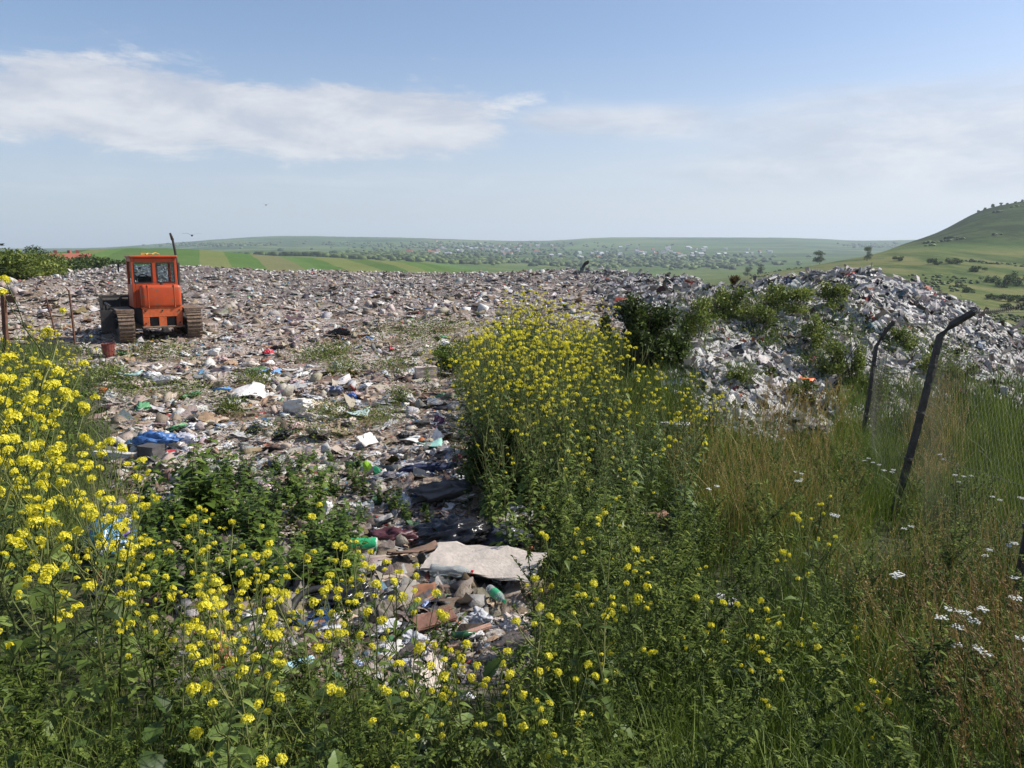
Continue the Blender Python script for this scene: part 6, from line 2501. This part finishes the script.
# ---- grass and low weeds, counted by nobody
def blades(p, h, w, lean, nseg=4):
    """tapering bent blades; p (n,3), h, w, lean arrays"""
    n = len(p)
    a = RNG.random(n) * 2 * np.pi
    ln = np.stack([np.cos(a), np.sin(a)], -1) * lean[:, None]
    b = RNG.random(n) * 2 * np.pi
    side = np.stack([np.cos(b), np.sin(b)], -1)
    t = np.linspace(0, 1, nseg + 1)
    V = np.zeros((n, nseg + 1, 2, 3))
    cx = p[:, None, :2] + ln[:, None, :] * (t ** 2)[None, :, None] * h[:, None, None]
    cz = p[:, None, 2] - .03 + h[:, None] * (t[None] - .28 * np.minimum(lean, 1.2)[:, None] * t[None] ** 2.2)
    ww = (w[:, None] * (1 - t[None] ** 1.6 * .93)) / 2
    for s, sg in ((0, -1), (1, 1)):
        V[:, :, s, :2] = cx + sg * side[:, None, :] * ww[:, :, None]
        V[:, :, s, 2] = cz
    idx = np.arange(n * (nseg + 1) * 2).reshape(n, nseg + 1, 2)
    F = np.stack([idx[:, :-1, 0], idx[:, :-1, 1], idx[:, 1:, 1], idx[:, 1:, 0]], -1).reshape(-1, 4)
    tip = np.stack([cx[:, -1, 0], cx[:, -1, 1], cz[:, -1]], -1)
    pre = np.stack([cx[:, -2, 0], cx[:, -2, 1], cz[:, -2]], -1)
    return V.reshape(-1, 3), F, tip, pre


def join(parts):
    V, F, Rn, b = [], [], [], 0
    for v, f, r in parts:
        V.append(v)
        F.append(f + b)
        Rn.append(r)
        b += len(v)
    return np.concatenate(V), np.concatenate(F), np.concatenate(Rn)


def grass_field(poly, n, h0, h1, w0, lean0, extra=None):
    p, u, v = pixel_field(n, poly)
    p = p[~(gap(p) & (RNG.random(len(p)) < .85))]
    k = len(p)
    h = RNG.uniform(h0, h1, k) * (1 + .5 * fbm(p[:, 0] * 1.3, p[:, 1] * 1.3, 2))
    w = np.maximum(w0, np.hypot(p[:, 0], p[:, 1]) * .75 / F_PX) * RNG.uniform(.7, 1.3, k)
    V, F, tip, pre = blades(p, h, w, np.abs(RNG.normal(0, lean0, k)) + .08)
    r = np.clip(RNG.random(k) * .7 + .5 * (fbm(p[:, 0] * .8 + 5, p[:, 1] * .8, 2) + .3), 0, 1)
    return V, F, np.repeat(r, 10), tip, pre, p


def tufts_at(spots, per, h0, h1, lean0):
    P_ = []
    for (u, v, su, sv) in spots:
        uu = RNG.normal(u, su * .5, per)
        vv = RNG.normal(v, sv * .5, per)
        p, ok = hit(uu, vv)
        P_.append(p[ok])
    p = np.concatenate(P_)
    k = len(p)
    h = RNG.uniform(h0, h1, k)
    w = np.maximum(.006, np.hypot(p[:, 0], p[:, 1]) * .9 / F_PX) * RNG.uniform(.7, 1.3, k)
    V, F, tip, pre = blades(p, h, w, np.abs(RNG.normal(0, lean0, k)) + .1)
    return V, F, np.repeat(RNG.random(k) * .8, 10)


parts = []
for (poly, n, h0, h1, w0, ln) in [([(840, 400), (1120, 385), (1120, 520), (880, 540), (830, 470)], 15000, .4, .85, .010, .3),
                                  ([(700, 560), (880, 530), (1120, 510), (1150, 900), (680, 1000), (640, 700)], 12000, .25, .65, .009, .4),
                                  ([(540, 560), (700, 520), (720, 900), (520, 950)], 5000, .2, .45, .008, .45),
                                  ([(640, 400), (700, 410), (860, 440), (880, 540), (700, 560), (640, 520)], 9000, .3, .6, .009, .35),
                                  ([(-100, 640), (200, 640), (560, 720), (540, 1000), (-200, 1200)], 7000, .15, .4, .005, .45),
                                  ([(600, 350), (690, 350), (700, 410), (640, 440), (590, 400)], 3500, .3, .6, .008, .3),
                                  ([(455, 345), (620, 335), (620, 350), (560, 390), (455, 400)], 3000, .25, .5, .008, .35),
                                  ([(-100, 345), (40, 345), (62, 480), (120, 560), (-150, 600)], 3600, .3, .6, .006, .3),
                                  ([(30, 350), (105, 352), (118, 480), (175, 560), (60, 560)], 1300, .12, .4, .006, .5)]:
    V, F, r, tip, pre, p = grass_field(poly, n, h0, h1, w0, ln)
    parts.append((V, F, r))
parts.append(tufts_at([(700, 345, 26, 26), (720, 318, 40, 10), (790, 332, 44, 16), (760, 318, 40, 8), (835, 335, 34, 24), (850, 368, 34, 34), (815, 372, 22, 20), (905, 350, 24, 14), (945, 366, 34, 16), (740, 390, 16, 12), (825, 412, 34, 18), (770, 352, 14, 12),
                       (690, 400, 24, 24), (880, 400, 26, 26), (640, 395, 40, 20), (668, 330, 26, 14)], 300, .25, .65, .3))
V, F, r = join(parts)
link('grass', mesh_np('grass', V, F, GRASSM, r), kind='stuff')


def panicles(tip, pre, n_per, L, size):
    """little seeds along the upper end of each stalk"""
    k = len(tip)
    d = tip - pre
    d /= np.linalg.norm(d, axis=1)[:, None] + 1e-9
    t = RNG.random((k, n_per))
    p = tip[:, None, :] - d[:, None, :] * (t * L)[..., None] + RNG.normal(0, .006, (k, n_per, 3)) * (.4 + t)[..., None]
    p = p.reshape(-1, 3)
    T = (np.array([(-.5, 0, 0), (0, -.2, .05), (.5, 0, 0), (0, .2, .05)]), np.array([[0, 1, 2, 3]]))
    s = np.repeat(size, n_per) * RNG.uniform(.7, 1.3, len(p))
    rot = rotm(len(p))
    return instances(T, p, rot, np.stack([s, s, s], -1))


def dry_field(spec, name, mat, seedL=.14, n_per=9):
    parts = []
    for (poly, n, h0, h1, ln) in spec:
        V, F, r, tip, pre, p = grass_field(poly, n, h0, h1, .0035, ln)
        parts.append((V, F, r))
        dist = np.hypot(tip[:, 0], tip[:, 1])
        V2, F2 = panicles(tip, pre, n_per, seedL, np.maximum(.013, dist * 1.3 / F_PX))
        parts.append((V2, F2, np.repeat(RNG.random(len(F2)) * .5 + .4, 4)))
    V, F, r = join(parts)
    link(name, mesh_np(name, V, F, mat, r), kind='stuff')


dry_field([([(665, 470), (700, 440), (770, 430), (850, 445), (870, 500), (840, 560), (720, 570), (680, 540)], 860, .6, .95, .18),
           ([(905, 440), (950, 400), (965, 440), (950, 520), (900, 530)], 620, .6, .9, .18),
           ([(760, 400), (840, 410), (850, 440), (760, 435)], 260, .5, .8, .2),
           ([(830, 560), (1000, 540), (1100, 600), (1100, 760), (860, 760)], 700, .5, .8, .25)], 'dry_grass', DRYM)


# brown bent grasses at the lower right: stalks one can tell apart
def bent_tuft(rs, n, h):
    random.seed(rs)
    st, sd = MB(), MB()
    for k in range(n):
        o = Vector((random.gauss(0, .05), random.gauss(0, .05), -.03))
        a = random.gauss(2.7, .5)
        ln = random.uniform(.15, .55)
        hh = h * random.uniform(.7, 1.1)
        d = Vector((math.cos(a), math.sin(a), 0))
        q = [o + d * ln * hh * t * t + Vector((0, 0, hh * (t - .22 * ln * t * t))) for t in np.linspace(0, 1, 7)]
        st.tube(q, .0019, .0011, 3)
        for j in range(26):
            t = random.random()
            b = q[5].lerp(q[6], t) if random.random() < .7 else q[4].lerp(q[5], t)
            dd = ((q[6] - q[5]).normalized() + rv(.35)).normalized()
            sd.leaf(b + rv(.004), dd, (0, 0, 1), random.uniform(.012, .022), .005, .1, NARROW)
        for j in range(2):
            t = random.uniform(.1, .5)
            b = o.lerp(q[3], t)
            a2 = random.random() * 6.28
            st.leaf(b, Vector((math.cos(a2), math.sin(a2), 1.2)), (0, 0, 1), hh * .4, .005, .5, NARROW)
    return st, sd


protos = []
for k in range(3):
    st, sd = bent_tuft(210 + k, 7 + k, .85)
    b0 = len(st.V)
    st.V += sd.V
    st.A += sd.A
    st.F += [tuple(q + b0 for q in f) for f in sd.F]
    st.M += [0] * len(sd.F)
    root = tag(link('brown_grass_tuft', st.mesh('brown_grass_tuft', BROWNG)), 'brown grass', 'grass tuft')
    protos.append(root)
sow = Sower(protos)
random.seed(21)
for p in spaced(22, [(930, 720), (990, 660), (1120, 660), (1160, 960), (900, 960), (880, 800)], .13):
    sow.put(p, rz=random.gauss(0, .35), s=random.uniform(.8, 1.25), label='tuft of tall brown grass bending left at the lower right edge', group='brown bent grass tufts at lower right')
sow.close()


# low leafy ground cover under everything and in patches on the litter
def cover(spec, name, mat, spots=()):
    parts = []
    T = (np.array([(-.5, 0, 0), (-.1, -.28, .06), (.5, 0, -.02), (-.1, .28, .06)]), np.array([[0, 1, 2, 3]]))
    for (poly, n, h, s) in spec:
        p, u, v = pixel_field(n, poly)
        p = p[~gap(p)]
        k = len(p)
        dn = np.clip(.5 + 1.3 * fbm(p[:, 0] * 1.6, p[:, 1] * 1.6, 2), .05, 1)
        p[:, 2] += RNG.random(k) * h * dn
        sz = np.maximum(s, np.hypot(p[:, 0], p[:, 1]) * 2.2 / F_PX) * RNG.uniform(.6, 1.4, k)
        V, F = instances(T, p, rotm(k, 1.1), np.stack([sz, sz, sz], -1))
        parts.append((V, F, np.repeat(RNG.random(k), 4)))
    for (u, v, su, sv) in spots:
        uu = RNG.normal(u, su * .55, 1300)
        vv = RNG.normal(v, sv * .55, 1300)
        p, ok = hit(uu, vv)
        p = p[ok]
        k = len(p)
        p[:, 2] += .03 + RNG.random(k) * (.24 if u < 600 else .5)
        sz = np.maximum(.03, np.hypot(p[:, 0], p[:, 1]) * 2.0 / F_PX) * RNG.uniform(.6, 1.4, k)
        V, F = instances(T, p, rotm(k, 1.2), np.stack([sz, sz, sz], -1))
        parts.append((V, F, np.repeat(RNG.random(k), 4)))
    V, F, r = join(parts)
    link(name, mesh_np(name, V, F, mat, r), kind='stuff')


cover([([(60, 350), (122, 352), (150, 470), (210, 560), (120, 560), (80, 460)], 2600, .2, .03),
       ([(-150, 600), (120, 590), (330, 680), (560, 700), (560, 1000), (-250, 1250)], 9000, .22, .03),
       ([(520, 600), (720, 540), (760, 960), (500, 960)], 7000, .28, .028),
       ([(700, 600), (1120, 560), (1150, 950), (680, 1000)], 7000, .25, .025),
       ([(130, 470), (360, 450), (370, 520), (340, 600), (150, 600)], 4500, .2, .035),
       ([(460, 400), (640, 380), (700, 480), (600, 570), (460, 520)], 5000, .35, .03),
       ([(640, 380), (880, 430), (880, 560), (640, 560)], 5000, .2, .03),
       ([(880, 400), (1120, 390), (1120, 560), (880, 560)], 4500, .2, .03),
       ([(-100, 345), (92, 345), (95, 480), (150, 560), (-150, 620)], 6000, .3, .035)], 'undergrowth', WEEDL)
cover([], 'weeds', M_LIGHT, WEEDSPOT)
